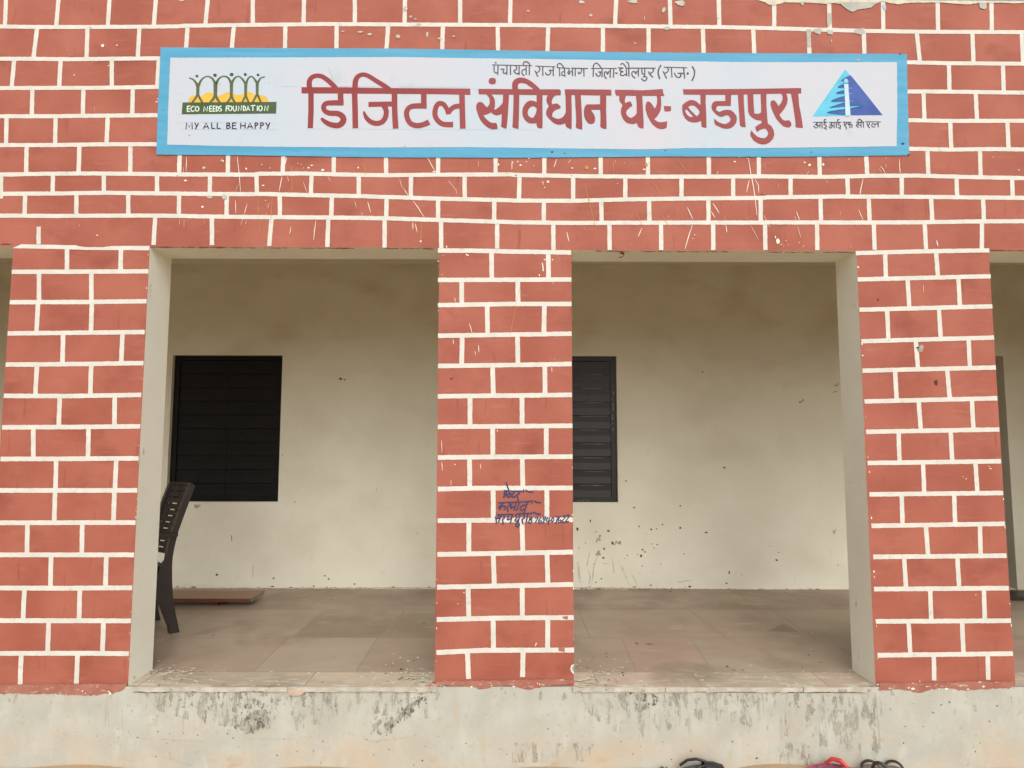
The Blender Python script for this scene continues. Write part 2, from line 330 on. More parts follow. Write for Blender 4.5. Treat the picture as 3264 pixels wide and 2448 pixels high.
# ---------------------------------------------------------------- plinth with stone nosing and stains
pl_root = empty('plinth', (0, 0, 0))
tag(pl_root, 'weathered grey-white plaster plinth with dark peeling stains below the openings', 'plinth')
p = MB(); YP = -0.010
p.box((-XE, YP, -0.3), (XE, YB, ZF - 0.003), M['plinth'])
L3 = Crop(0, 2048, 0.73779); R3 = Crop(1632, 2048, 0.73779)
ys = YP - 0.0006
p.poly(L3, [(1030, 355), (1060, 322), (1090, 300), (1120, 288), (1155, 290), (1152, 318), (1160, 345), (1130, 370), (1100, 385), (1080, 392), (1062, 402), (1050, 385), (1035, 380)], M['grey_patch'], ys, rag=0.007)
p.poly(L3, [(1655, 350), (1680, 340), (1705, 330), (1735, 300), (1765, 265), (1800, 250), (1830, 228), (1828, 250), (1790, 285), (1750, 320), (1715, 345), (1700, 375), (1680, 385), (1662, 372)], M['grey_patch'], ys, rag=0.008)
p.poly(L3, [(1610, 360), (1640, 330), (1650, 340), (1630, 370), (1612, 390)], M['grey_patch'], ys, rag=0.003)
p.poly(L3, [(1245, 198), (1300, 200), (1315, 214), (1300, 228), (1270, 232), (1240, 222)], M['floor'][1], YP - 0.0122, rag=0.002)
p.poly(L3, [(625, 305), (655, 290), (685, 300), (680, 325), (640, 330)], M['slab_edge'], ys, rag=0.004)
p.poly(L3, [(650, 330), (680, 328), (685, 345), (655, 362), (622, 368)], M['slab_edge'], ys - .0001, rag=0.003)
p.poly(R3, [(1255, 250), (1290, 262), (1300, 355), (1285, 362), (1275, 300)], M['streak'], ys, rag=0.004)
p.poly(R3, [(1590, 218), (1612, 226), (1600, 236)], M['cement'], ys, rag=0.001)
p.poly(R3, [(1920, 505), (1975, 500), (1985, 525), (1950, 535), (1930, 520)], M['streak'], ys, rag=0.006)
def blobs(crop, boxs, n, m, tall=2.0, size=(3, 12), y=ys):
    x0, y0, x1, y1 = boxs
    for k in range(n):
        cx, cy = rnd.uniform(x0, x1), y0 + (y1 - y0) * rnd.random() ** 1.6; s = rnd.uniform(*size) * (1.2 - 0.7 * (cy - y0) / (y1 - y0 + 1))
        N = 8; pts = [(cx + s * 0.5 * math.cos(6.283 * i / N) * rnd.uniform(.4, 1.4), cy + s * 0.5 * tall * math.sin(6.283 * i / N) * rnd.uniform(.4, 1.4)) for i in range(N)]
        p.poly(crop, pts, m, y - 0.0002 - 0.000004 * k)
fk = [0]
def flk(crop, pts, m):
    fk[0] += 1; p.poly(crop, pts, M[m], ys - 0.0002 - 0.00008 * fk[0], rag=0.006)
flk(L3, [(700, 212), (850, 212), (1000, 214), (1200, 212), (1430, 216), (1440, 270), (1420, 310), (1330, 280), (1200, 290), (1195, 340), (1100, 300), (1020, 330), (1000, 375), (960, 320), (900, 300), (880, 370), (860, 290), (740, 280)], 'flake_grey')
flk(L3, [(880, 255), (960, 235), (1200, 240), (1215, 280), (1170, 350), (1100, 310), (1040, 300), (980, 310), (900, 300)], 'flake_grey')
flk(L3, [(1000, 290), (1090, 255), (1200, 250), (1180, 330), (1150, 380), (1060, 410), (1020, 390)], 'flake_dark')
flk(L3, [(1620, 250), (1700, 250), (1830, 225), (1850, 250), (1760, 330), (1700, 395), (1600, 400), (1610, 330)], 'flake_grey')
flk(L3, [(1690, 320), (1740, 270), (1830, 215), (1850, 245), (1790, 300), (1720, 355), (1680, 380)], 'flake_dark')
flk(L3, [(600, 215), (1900, 212), (1850, 330), (1500, 300), (1300, 380), (900, 360), (700, 300)], 'flake_faint')
flk(R3, [(430, 212), (760, 215), (740, 280), (640, 270), (560, 300), (480, 290)], 'flake_grey')
flk(R3, [(500, 218), (620, 218), (640, 260), (560, 290), (520, 262)], 'flake_dark')
flk(R3, [(770, 218), (1070, 222), (1050, 270), (980, 300), (930, 270), (860, 275), (790, 262)], 'flake_grey')
flk(R3, [(1150, 222), (1460, 226), (1460, 300), (1435, 315), (1320, 285), (1290, 320), (1240, 285), (1170, 270)], 'flake_grey')
flk(R3, [(1240, 226), (1330, 240), (1300, 370), (1275, 370)], 'flake_faint'); flk(R3, [(1400, 228), (1445, 235), (1440, 310), (1410, 300)], 'flake_dark')
flk(R3, [(1505, 255), (1560, 250), (1605, 330), (1600, 490), (1560, 480), (1520, 400)], 'flake_faint')
flk(R3, [(1150, 430), (1340, 440), (1330, 540), (1150, 540)], 'flake_faint'); flk(R3, [(0, 430), (360, 440), (340, 510), (0, 520)], 'flake_faint')
flk(R3, [(300, 216), (1600, 222), (1600, 520), (1400, 460), (900, 330), (500, 420), (320, 300)], 'flake_faint'); flk(R3, [(1180, 445), (1300, 450), (1290, 530), (1190, 535)], 'flake_grey')
blobs(R3, (0, 440, 350, 500), 20, M['streak'], 2.0, (3, 14))
blobs(L3, (540, 380, 880, 540), 14, M['dark_stain'], 0.8, (3, 8))
blobs(L3, (1000, 400, 2200, 540), 22, M['dark_stain'], 0.9, (2, 8))
blobs(R3, (350, 260, 2200, 540), 22, M['dark_stain'], 0.9, (2, 8))
for k in range(46):                                                      # thin vertical run marks
    cr = rnd.choice((L3, R3)); x = rnd.uniform(420, 1500); y0 = rnd.uniform(235, 330); l = rnd.uniform(25, 130)
    p.stroke(cr, dense([(x, y0), (x + rnd.uniform(-3, 3), y0 + l)], 18), rnd.uniform(1.2, 3.5), M['streak'], ys - 0.0006, False, 0.0006, 0.8)
for pts in (((690, 418), (760, 422), (880, 428)), ((1085, 415), (1140, 416), (1280, 418)), ((730, 470), (735, 500), (770, 520), (830, 530)), ((1590, 428), (1680, 420), (1760, 410))):
    p.stroke(L3, dense(pts, 9), 1.2, M['streak'], ys - 0.0020, False, 0.0009)
p.stroke(R3, dense([(1570, 215), (1578, 300), (1590, 420), (1580, 480)], 14), 2.0, M['streak'], ys - .0008, False, 0.001)
for k in range(40):
    u = rnd.uniform(300, 3200); v = rnd.uniform(2235, 2440); p.disc(FULL, (u, v), rnd.uniform(1, 3), rnd.uniform(1, 2.5), M['dirt'], ys - .001, 6, 0.4)
for crop, pts in ((L3, [(575, 214), (700, 216), (740, 213), (850, 210), (1000, 212), (1240, 212)]), (L3, [(1300, 214), (1500, 213), (1700, 214), (1800, 212)]), (R3, [(300, 204), (600, 212), (900, 214), (1200, 215), (1530, 217)])):
    q = dense(pts, 8); a_ = 0
    while a_ < len(q) - 2:
        n_ = rnd.randint(3, 16)
        if rnd.random() < 0.7: p.stroke(crop, [(x, y + rnd.uniform(-.8, .8)) for x, y in q[a_:a_ + n_ + 1]], rnd.uniform(1.5, 4.5), M['crack'], YP - 0.0024, False, 0.0014, 0.7, lay=False)
        a_ += n_
p.build('plinth_wall', pl_root)
def nosing(ranges, pts_break):
    for u0, u1 in ranges:
        n = MB(); a = at(u0, 2189, 1, YP - 0.012).x; b = at(u1, 2189, 1, YP - 0.012).x
        k = max(3, int((b - a) / 0.03)); top, bot = [], []
        for i in range(k + 1):
            x = a + (b - a) * i / k
            top.append((x, YP - 0.012 + rnd.uniform(-.001, .001), ZF - 0.0015)); bot.append((x, YP - 0.010 + rnd.uniform(-.002, .001), ZF - 0.024 + rnd.uniform(-.003, .003)))
        for i in range(k):
            n.face((bot[i], bot[i + 1], top[i + 1], top[i]), M['slab_edge'])
            n.face((top[i], top[i + 1], (top[i + 1][0], 0.02, ZF + 0.0004), (top[i][0], 0.02, ZF + 0.0004)), M['floor'][i * 3 // k if k else 0])
            n.face(((bot[i][0], 0, bot[i][2]), (bot[i + 1][0], 0, bot[i + 1][2]), bot[i + 1], bot[i]), M['crack'])
        n.build('stone_nosing', pl_root)
nosing([(432, 915), (955, 1392), (1826, 2120), (2122, 2560), (2562, 2775)], None)
# ---------------------------------------------------------------- front wall
fw = empty('front_wall', (0, 0, 0))
tag(fw, 'red front wall painted with white brick joints, standing on pillars around two openings', 'wall')
YH, YV = -0.0016, -0.0011        # horizontal joints lie just over the vertical ones
A = Crop(0, 0, .33755); K = .37071
B, Cc, Dd, E_ = Crop(0, 490, K), Crop(820, 490, K), Crop(1640, 490, K), Crop(2444, 490, K)
F_ = Crop(2744, 0, .31344); U = Crop(0, 0, .73779); V = Crop(1632, 0, .73779)
def hj(mb, segs, w=14.0):
    pts = [c.p(q) for c, qs in segs for q in qs]
    mb.stroke(FULL, dense(pts, 7), w, M['joint'], YH, False, 0.0008, lay=False)
def vj(mb, crop, lst, w=14.0, ext=4, free=False):
    for x1, y1, x2, y2 in lst:
        (a, b), (c_, d) = crop.p((x1, y1)), crop.p((x2, y2))
        mb.stroke(FULL, dense([(a, b - ext), (c_, d + (0 if free else ext))], 8), w, M['joint'], YV, False, 0.0008, lay=False)
up = MB()
up.box((-XE, 0, ZT_L), (PIL[2][0], TJ, ZTOP), M['red'], dict(bottom=M['jamb'], back=M['jamb'], top=M['cement']))
up.box((PIL[2][0], 0, ZT_R), (XE, TJ, ZTOP), M['red'], dict(bottom=M['jamb'], back=M['jamb'], top=M['cement']))
hj(up, [(A, [(-300, 252), (0, 250), (400, 255), (850, 255), (1659, 250)]), (U, [(800, 111), (1400, 104), (2212, 108)]), (V, [(400, 112), (700, 115), (900, 117), (1130, 122), (1500, 133), (1750, 137), (2212, 139), (2500, 141)])])
hj(up, [(A, [(-300, 555), (0, 555), (300, 555), (700, 560), (1000, 555), (1560, 550)])]); hj(up, [(F_, [(455, 633), (900, 643), (1659, 648), (2000, 650)])])
hj(up, [(A, [(-300, 832), (0, 832), (500, 830), (900, 830), (1200, 825), (1520, 820)])]); hj(up, [(F_, [(455, 930), (900, 932), (1400, 940), (1659, 942), (2000, 945)])])
hj(up, [(A, [(-300, 1098), (500, 1098), (1000, 1092), (1500, 1088)])]); hj(up, [(F_, [(470, 1222), (900, 1230), (1659, 1228), (2000, 1230)])])
hj(up, [(A, [(-300, 1370), (500, 1370), (1000, 1362), (1490, 1362)])]); hj(up, [(F_, [(480, 1512), (900, 1522), (1300, 1516), (1659, 1520), (2000, 1522)])])
hj(up, [(B, [(-300, 182), (0, 180), (400, 172), (800, 170), (1100, 172), (1500, 178), (2180, 180)]), (Cc, [(20, 172), (400, 170), (700, 178), (1100, 185), (1600, 180), (2180, 178)]), (Dd, [(0, 182), (500, 192), (1000, 197), (1600, 197), (2150, 195)]), (E_, [(0, 195), (500, 200), (900, 190), (1300, 188), (1700, 200), (2212, 210), (2500, 212)])])
hj(up, [(B, [(-300, 346), (10, 345), (500, 342), (900, 336), (1300, 340), (1700, 345), (2180, 348)]), (Cc, [(0, 345), (400, 355), (900, 365), (1500, 385), (2180, 400)]), (Dd, [(0, 403), (500, 405), (1000, 392), (1500, 385), (2150, 380)]), (E_, [(0, 375), (600, 368), (1200, 370), (1700, 375), (2212, 380), (2500, 380)])])
hj(up, [(B, [(-300, 532), (0, 532), (500, 535), (1000, 532), (1400, 532), (1800, 540), (2180, 545)]), (Cc, [(0, 545), (600, 548), (1100, 555), (1500, 568), (2180, 588)]), (Dd, [(0, 590), (500, 595), (1000, 593), (1600, 592), (2150, 592)]), (E_, [(0, 590), (700, 592), (1300, 590), (1800, 582), (2212, 580), (2500, 580)])])
# course 0
vj(up, A, [(60, -60, 46, 240), (558, -60, 530, 240), (1039, -60, 1017, 240), (1477, -60, 1452, 238)])
vj(up, U, [(900, -15, 887, 103), (1092, -15, 1092, 99), (1314, -15, 1311, 99), (1533, -15, 1533, 98), (1750, -15, 1748, 98), (1988, -15, 1988, 100), (2206, -5, 2203, 102)])
vj(up, V, [(450, 0, 445, 106), (682, 2, 685, 108), (893, 4, 896, 112), (1133, 4, 1133, 118), (1370, 5, 1373, 124)])
vj(up, F_, [(225, 18, 228, 294), (780, 20, 785, 300), (1328, 22, 1332, 304)])
# course 1
vj(up, A, [(352, 270, 315, 540), (826, 270, 817, 545), (1317, 268, 1300, 536)])
vj(up, U, [(811, 118, 803, 215), (1011, 115, 1000, 215), (1233, 112, 1231, 215), (1455, 110, 1453, 215), (1677, 112, 1669, 215), (1914, 112, 1910, 215), (2150, 114, 2152, 215)])
vj(up, V, [(157, 112, 153, 225), (393, 116, 393, 228), (590, 118, 590, 230), (824, 120, 828, 230), (1042, 124, 1047, 232), (1280, 132, 1286, 235), (1520, 138, 1523, 235)])
vj(up, F_, [(568, 335, 600, 618), (1135, 340, 1145, 628), (1635, 345, 1650, 630)])
# courses 2-4, either side of the sign
vj(up, A, [(135, 570, 110, 815), (573, 575, 558, 815), (1055, 570, 1056, 812), (1500, 570, 1485, 810)]); vj(up, F_, [(895, 658, 902, 918), (1445, 662, 1453, 925)])
vj(up, A, [(306, 845, 300, 1085), (788, 845, 782, 1080), (1255, 840, 1248, 1075)]); vj(up, F_, [(637, 952, 647, 1210), (1168, 952, 1182, 1215)])
vj(up, A, [(62, 1115, 57, 1356), (526, 1114, 520, 1356), (1018, 1106, 1006, 1350)]); vj(up, F_, [(908, 1244, 920, 1500), (1490, 1244, 1502, 1502)])
# course 5
vj(up, A, [(252, 1386, 246, 1630), (750, 1382, 742, 1625), (1232, 1378, 1230, 1622)])
vj(up, B, [(1545, -10, 1540, 165), (1960, -10, 1960, 165)])
vj(up, Cc, [(226, 0, 218, 160), (658, 0, 658, 160), (1106, 0, 1108, 170), (1555, 0, 1555, 170), (2050, 0, 2050, 168)])
vj(up, Dd, [(258, 0, 255, 175), (740, 0, 742, 182), (1146, 0, 1148, 184), (1670, 0, 1672, 186), (2100, 0, 2102, 186)])
vj(up, E_, [(452, 0, 456, 184), (853, 0, 865, 182), (1382, -20, 1390, 180), (1833, -20, 1840, 190)])
# course 6
vj(up, B, [(10, 200, 8, 375), (455, 190, 453, 330), (893, 186, 893, 325), (1350, 190, 1350, 330), (1806, 195, 1803, 332), (2205, 195, 2208, 335)])
vj(up, Cc, [(468, 190, 460, 342), (873, 200, 873, 356), (1322, 200, 1320, 366), (1783, 195, 1785, 382)])
vj(up, Dd, [(43, 200, 38, 390), (503, 210, 505, 392), (952, 212, 953, 384), (1436, 212, 1436, 376), (1880, 210, 1880, 372)])
vj(up, E_, [(205, 210, 205, 360), (692, 212, 700, 356), (1160, 204, 1162, 356), (1632, 210, 1637, 360), (2110, 222, 2115, 364)])
# course 7
vj(up, B, [(217, 360, 210, 526), (658, 356, 656, 526), (1103, 352, 1103, 524), (1540, 362, 1538, 524), (1950, 370, 1948, 528)])
vj(up, Cc, [(193, 368, 195, 538), (642, 380, 635, 538), (1112, 390, 1108, 546), (1555, 400, 1555, 560), (2037, 415, 2038, 578)])
vj(up, Dd, [(252, 418, 252, 582), (745, 412, 750, 584), (1157, 406, 1160, 582), (1667, 402, 1669, 580), (2117, 395, 2117, 578)])
vj(up, E_, [(462, 384, 467, 580), (876, 382, 886, 580), (1413, 388, 1425, 578), (1860, 392, 1868, 574)])
# course 8, over the openings
vj(up, B, [(333, 638, 332, 778), (1335, 545, 1320, 784), (1822, 552, 1822, 786)], free=True)
vj(up, Cc, [(123, 560, 103, 792), (612, 566, 602, 802), (1095, 568, 1095, 806), (1580, 580, 1582, 812), (2063, 598, 2063, 816)], free=True)
vj(up, Dd, [(333, 605, 335, 826), (816, 605, 818, 828), (1260, 605, 1262, 828), (1707, 605, 1710, 828), (2154, 605, 2157, 828)], free=True)
vj(up, E_, [(432, 608, 435, 828), (920, 608, 928, 826), (1358, 606, 1370, 820), (1850, 598, 1850, 816)], free=True)
# lower edge of the beam: broken paint line
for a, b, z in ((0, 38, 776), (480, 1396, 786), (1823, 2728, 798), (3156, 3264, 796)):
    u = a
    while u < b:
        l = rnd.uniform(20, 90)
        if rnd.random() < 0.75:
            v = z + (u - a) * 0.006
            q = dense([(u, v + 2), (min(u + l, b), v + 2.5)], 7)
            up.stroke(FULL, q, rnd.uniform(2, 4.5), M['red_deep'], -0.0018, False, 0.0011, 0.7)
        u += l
# drips, scratches and chips under and round the sign
def scr(crop, lst, m, w):
    for l in lst: up.stroke(crop, dense(list(zip(l[0::2], l[1::2])), 25), w * .78, m, -0.0021, False, 0.0003, 0.6)
WD, PD, OC = M['white_drip'], M['pink_drip'], M['ochre']
scr(B, [(1605, 25, 1600, 150), (1578, 115, 1576, 160), (2040, 25, 2056, 165, 2068, 325), (2025, 395, 2028, 515), (2125, 430, 2100, 520), (2085, 565, 2070, 610), (2120, 575, 2110, 605)], WD, 7)
scr(B, [(1545, 560, 1543, 610), (1583, 565, 1582, 630), (2050, 260, 2022, 325), (1755, 575, 1755, 600)], PD, 5)
scr(Cc, [(255, 28, 240, 90), (213, 195, 187, 328), (258, 195, 270, 235), (610, 200, 628, 235), (1465, 35, 1530, 155), (1900, 62, 1902, 108), (1258, 300, 1300, 360), (1340, 405, 1385, 465, 1420, 525, 1440, 545), (950, 412, 975, 505), (840, 415, 852, 458), (898, 505, 905, 525), (505, 572, 492, 665, 485, 740), (290, 628, 278, 692), (1338, 588, 1338, 650), (1358, 600, 1376, 678), (2190, 60, 2190, 135), (1625, 790, 1630, 812)], WD, 8)
scr(Cc, [(1225, 218, 1240, 275, 1262, 305), (1640, 228, 1712, 315, 1716, 352), (100, 425, 90, 475), (80, 440, 84, 465), (395, 240, 432, 345), (80, 500, 78, 530)], PD, 7)
scr(Cc, [(890, 75, 928, 130, 928, 195), (295, 95, 296, 165), (298, 205, 302, 325), (8, 365, 8, 560), (130, 370, 118, 540, 114, 600), (20, 575, 20, 670), (1412, 590, 1405, 800)], OC, 6)
scr(Dd, [(362, 45, 340, 115), (485, 48, 463, 80), (2010, 35, 2032, 170, 2050, 260, 2066, 360, 2085, 530), (2068, 218, 2098, 275, 2100, 340), (2018, 225, 1995, 332), (1752, 152, 1740, 176), (1485, 460, 1532, 560), (1705, 425, 1762, 512), (1690, 495, 1726, 552), (1530, 612, 1500, 700, 1465, 822), (1095, 640, 1062, 715), (450, 675, 468, 755), (1818, 615, 1826, 678), (2145, 530, 2165, 570), (2180, 600, 2195, 628)], WD, 9)
scr(Dd, [(2032, 612, 2065, 680, 2100, 745), (2000, 550, 2008, 570), (2155, 88, 2152, 120), (870, 50, 862, 80), (945, 72, 946, 88), (598, 632, 600, 650), (1372, 622, 1370, 640), (1125, 560, 1118, 575), (1805, 540, 1808, 570)], PD, 7)
scr(Dd, [(835, 42, 850, 80, 850, 155), (875, 45, 852, 80), (600, 250, 638, 390, 686, 590, 686, 620), (690, 625, 705, 670), (1405, 50, 1440, 100, 1485, 165), (1035, 485, 1082, 585, 1100, 620), (1265, 520, 1300, 580, 1335, 645), (1200, 255, 1258, 360)], OC, 6)
scr(E_, [(975, 105, 1000, 130, 1020, 170), (1138, 45, 1148, 168), (1025, 25, 1028, 42), (1025, 90, 1026, 118), (828, 218, 800, 345), (808, 290, 805, 345), (255, 495, 282, 570), (240, 535, 250, 570), (790, 480, 828, 570), (362, 150, 348, 172), (712, 40, 705, 52), (1463, 745, 1472, 798), (322, 788, 310, 802), (520, 232, 518, 250)], WD, 8)
scr(E_, [(262, 615, 275, 660, 292, 720), (635, 495, 630, 528), (965, 130, 990, 160), (98, 260, 100, 285), (728, 785, 726, 810)], PD, 8)
scr(Crop(0, 0, 1), [(300, 340, 302, 352)], PD, 3)
def chips(crop, lst, m, rag=0.3):
    for cx, cy, rx, ry in lst: up.disc(crop, (cx, cy), rx * .82, ry * .82, m, -0.0030, 9, rag)
chips(B, [(1755, 120, 14, 12), (1910, 62, 15, 12), (2117, 128, 11, 10), (1595, 230, 16, 10), (1740, 457, 12, 10), (836, 700, 8, 7), (680, 615, 4, 4), (188, 630, 3, 3)], WD)
chips(B, [(1757, 120, 6, 6), (1908, 62, 7, 7), (1928, 40, 3, 16), (1525, 188, 7, 4)], M['dirt'])
chips(Cc, [(565, 140, 18, 10), (868, 120, 9, 8), (378, 93, 5, 4), (440, 120, 9, 10), (470, 100, 14, 6), (398, 122, 4, 4), (350, 82, 4, 4), (40, 92, 5, 8), (110, 122, 4, 6), (52, 272, 13, 8), (70, 402, 6, 5), (1406, 752, 10, 9), (2195, 75, 10, 6), (2075, 92, 7, 12), (490, 660, 4, 10), (1520, 155, 18, 6)], WD)
chips(Dd, [(28, 68, 8, 8), (52, 98, 12, 8), (103, 68, 5, 5), (168, 103, 5, 4), (125, 40, 12, 4), (495, 122, 12, 5), (690, 128, 16, 8), (288, 240, 12, 12), (243, 245, 7, 7), (248, 260, 6, 5), (260, 290, 6, 5), (1115, 135, 14, 6), (1893, 68, 12, 8), (1550, 697, 8, 4), (1535, 728, 8, 3), (1322, 537, 5, 4), (885, 255, 5, 4), (1930, 30, 5, 4), (1192, 212, 10, 8)], WD)
chips(Dd, [(620, 118, 20, 18), (1135, 95, 15, 20), (2000, 42, 10, 8), (638, 392, 5, 14), (686, 605, 5, 12)], OC)
chips(Dd, [(488, 187, 5, 4), (2128, 348, 12, 5), (608, 115, 6, 4), (12, 185, 8, 5)], M['dirt'])
chips(E_, [(327, 75, 10, 7), (368, 97, 14, 12), (485, 92, 11, 14), (95, 752, 18, 26), (75, 715, 6, 14), (165, 746, 7, 3), (278, 763, 7, 4), (125, 780, 9, 4), (2168, 140, 7, 5), (1948, 27, 6, 3), (185, 782, 4, 3), (148, 795, 4, 4)], WD)
chips(A, [(970, 430, 17, 18), (1105, 427, 12, 6), (700, 708, 9, 7), (1025, 620, 9, 6), (638, 467, 4, 3), (1480, 962, 14, 6), (1488, 935, 8, 4)], WD)
chips(A, [(975, 430, 11, 12), (850, 260, 12, 6), (1240, 1388, 8, 7)], M['grey_patch'])
chips(U, [(1750, 38, 11, 14), (1775, 72, 9, 7), (1795, 82, 8, 4), (1558, 137, 14, 5), (1597, 147, 14, 6), (1483, 135, 9, 4), (1720, 158, 12, 8), (1846, 150, 8, 14), (1900, 166, 14, 5), (1960, 157, 8, 4), (1810, 105, 14, 7), (505, 196, 4, 3), (785, 2, 14, 7)], M['slab_edge'], 0.45)
chips(U, [(443, 196, 8, 8), (390, 118, 6, 3), (905, 852, 14, 9), (970, 850, 15, 13)], M['cement'])
chips(V, [(656, 42, 10, 14), (340, 65, 10, 6), (70, 47, 8, 5), (573, 80, 4, 12), (532, 186, 6, 4), (890, 78, 6, 6), (1380, 176, 3, 8), (300, 8, 20, 9), (525, 6, 24, 10), (730, 12, 34, 14)], M['slab_edge'], 0.4)
chips(V, [(670, 122, 20, 9)], M['cement'], .3)
G6 = Crop(2400, 0, .3906)
for poly in ([(640, 26), (715, 30), (760, 70), (790, 88), (815, 98), (850, 78), (910, 70), (965, 62), (1000, 30), (1040, 18), (700, 14)], [(1845, 22), (1905, 20), (1908, 60), (1890, 74), (1850, 62)], [(605, 105), (640, 105), (645, 180), (625, 215), (606, 205)],
             [(435, 240), (480, 240), (468, 290), (478, 380), (445, 382)], [(490, 240), (550, 228), (570, 250), (545, 282), (505, 270)], [(600, 240), (655, 248), (652, 284), (612, 276)], [(830, 240), (905, 228), (915, 262), (880, 284), (825, 270)], [(385, 12), (420, 14), (412, 44), (396, 38)]):
    up.poly(G6, poly, M['cement'], -0.0034, rag=0.0015)
up.poly(G6, [(-300, -14), (0, -10), (100, 18), (130, 38), (180, 42), (260, 18), (400, 20), (600, 30), (690, 22), (760, 26), (1000, 26), (1050, 12), (1150, 30), (1180, 34), (1300, 20), (1470, 20), (1540, 22), (1700, 34), (1760, 36), (1850, 22), (1950, 22), (2080, 24), (2110, 26), (2210, 22), (2300, 24), (2300, 10), (1500, 4), (0, -22)], M['cream_rim'], -0.0030, rag=0.0015)
up.poly(G6, [(1062, 30), (1085, 52), (1082, 80), (1066, 74), (1058, 50)], M['chalk_blue'], -0.0036, rag=0.002)
up.build('upper_wall', fw)
# curl of peeling red paint under the right beam
pc = MB(); a0 = at(1975, 797, 1, 0.06)
prev = None
for i in range(8):
    th = i / 7 * 3.6; r_ = 0.012 + 0.004 * i / 7
    q = [Vector((a0.x + 0.02 * math.sin(th), 0.045 + dy, ZT_R - 0.0008 - r_ * (1 - math.cos(th)) * .8)) for dy in (-0.02 + .012 * i / 7, 0.02 - .01 * i / 7)]
    if prev: pc.face((prev[0], prev[1], q[1], q[0]), M['red'])
    prev = q
pc.build('paint_flake', fw)

# ---------------------------------------------------------------- pillars
SG = .30139; G1, G2, G3 = Crop(0, 760, SG), Crop(0, 1240, SG), Crop(0, 1740, SG)
SK = .28933; K1, K2, K3 = Crop(1370, 760, SK), Crop(1370, 1240, SK), Crop(1370, 1740, SK)
R1, R2 = Crop(2700, 760, .44607), Crop(2740, 1480, .44596)
def smear(mb, crop, pts): mb.poly(crop, pts, M['red_smear'], YP - 0.0012, rag=0.004)
def pillar(i):
    a, b = PIL[i]; mb = MB()
    mb.box((a, 0, ZF - 0.002), (b, TJ, ZT_L if b < 0 else ZT_R), M['red'], dict(left=M['jamb'], right=M['jamb'], back=M['jamb']))
    return mb
def edge_chips(mb, crop, x_of, y0, y1, n):
    """flaked paint along a pillar's arris"""
    for k in range(max(3, n // 2)):
        y = rnd.uniform(y0, y1); mb.disc(crop, (x_of(y), y), rnd.uniform(2, 5), rnd.uniform(4, 14), rnd.choice((M['joint'], M['slab_edge'], M['jamb'])), -0.0022, 8, 0.45)
P1 = pillar(1)
mats15 = 14.5
P1.poly(G1, [(140, 98), (180, 82), (225, 62), (400, 65), (800, 72), (850, 86), (920, 92), (1080, 92), (1180, 80), (1580, 78), (1580, 126), (950, 122), (600, 112), (140, 104)], M['joint'], YH, rag=0.0005)
for c_, pts in ((G1, [(125, 353), (700, 352), (1570, 348)]), (G1, [(103, 675), (900, 672), (1550, 665)]), (G1, [(80, 1005), (900, 997), (1530, 990)]), (G1, [(60, 1335), (900, 1328), (1518, 1318)]),
                (G2, [(40, 72), (700, 75), (1494, 62)]), (G2, [(22, 405), (800, 402), (1484, 395)]), (G2, [(5, 740), (800, 738), (1468, 733)]), (G2, [(-20, 1073), (1452, 1072)]), (G2, [(-35, 1415), (1434, 1412)]),
                (G3, [(-50, 95), (1418, 95)]), (G3, [(-65, 445), (700, 448), (1398, 443)]), (G3, [(-85, 790), (1384, 793)]), (G3, [(-100, 1138), (800, 1135), (1364, 1140)])): hj(P1, [(c_, pts)], mats15)
vj(P1, G1, [(710, 110, 708, 335), (1280, 110, 1275, 335), (413, 370, 412, 655), (966, 370, 966, 655), (403, 690, 385, 985), (972, 685, 962, 980), (668, 1015, 660, 1315), (1295, 1010, 1283, 1305), (392, 1350, 373, 1650), (965, 1345, 955, 1650)], mats15)
vj(P1, G2, [(633, 90, 620, 388), (1215, 85, 1210, 380), (352, 420, 352, 720), (937, 418, 930, 718), (594, 755, 587, 1058), (1230, 750, 1215, 1058), (582, 1090, 573, 1400), (1210, 1090, 1200, 1398), (290, 1435, 285, 1730), (870, 1432, 865, 1730)], mats15)
vj(P1, G3, [(540, 110, 533, 432), (1125, 110, 1115, 428), (258, 465, 243, 775), (845, 462, 836, 775), (516, 808, 503, 1118), (1095, 810, 1083, 1120)], mats15)
vj(P1, G3, [(225, 1155, 212, 1465), (820, 1152, 807, 1465)], mats15, free=True)
smear(P1, G3, [(-200, 1475), (1340, 1455), (1335, 1490), (1290, 1530), (1230, 1555), (1130, 1570), (900, 1585), (700, 1580), (560, 1565), (400, 1570), (200, 1562), (-200, 1580)])
for cx, cy, r in ((872, 1535, 9), (903, 1560, 7), (1150, 1540, 9), (1160, 1595, 24), (1165, 1560, 14), (700, 1575, 6), (495, 1595, 4)): P1.disc(G3, (cx, cy), r, r * .8, WD if r < 20 else M['slab_edge'], YP - .0021, 9, .3)
edge_chips(P1, G2, lambda y: 1494 - y * .042, 100, 1500, 16); edge_chips(P1, G3, lambda y: 1420 - y * .05, 100, 1400, 12); edge_chips(P1, G1, lambda y: 1575 - y * .05, 150, 1600, 8)
P1.build('pillar', fw)
P2 = pillar(2)
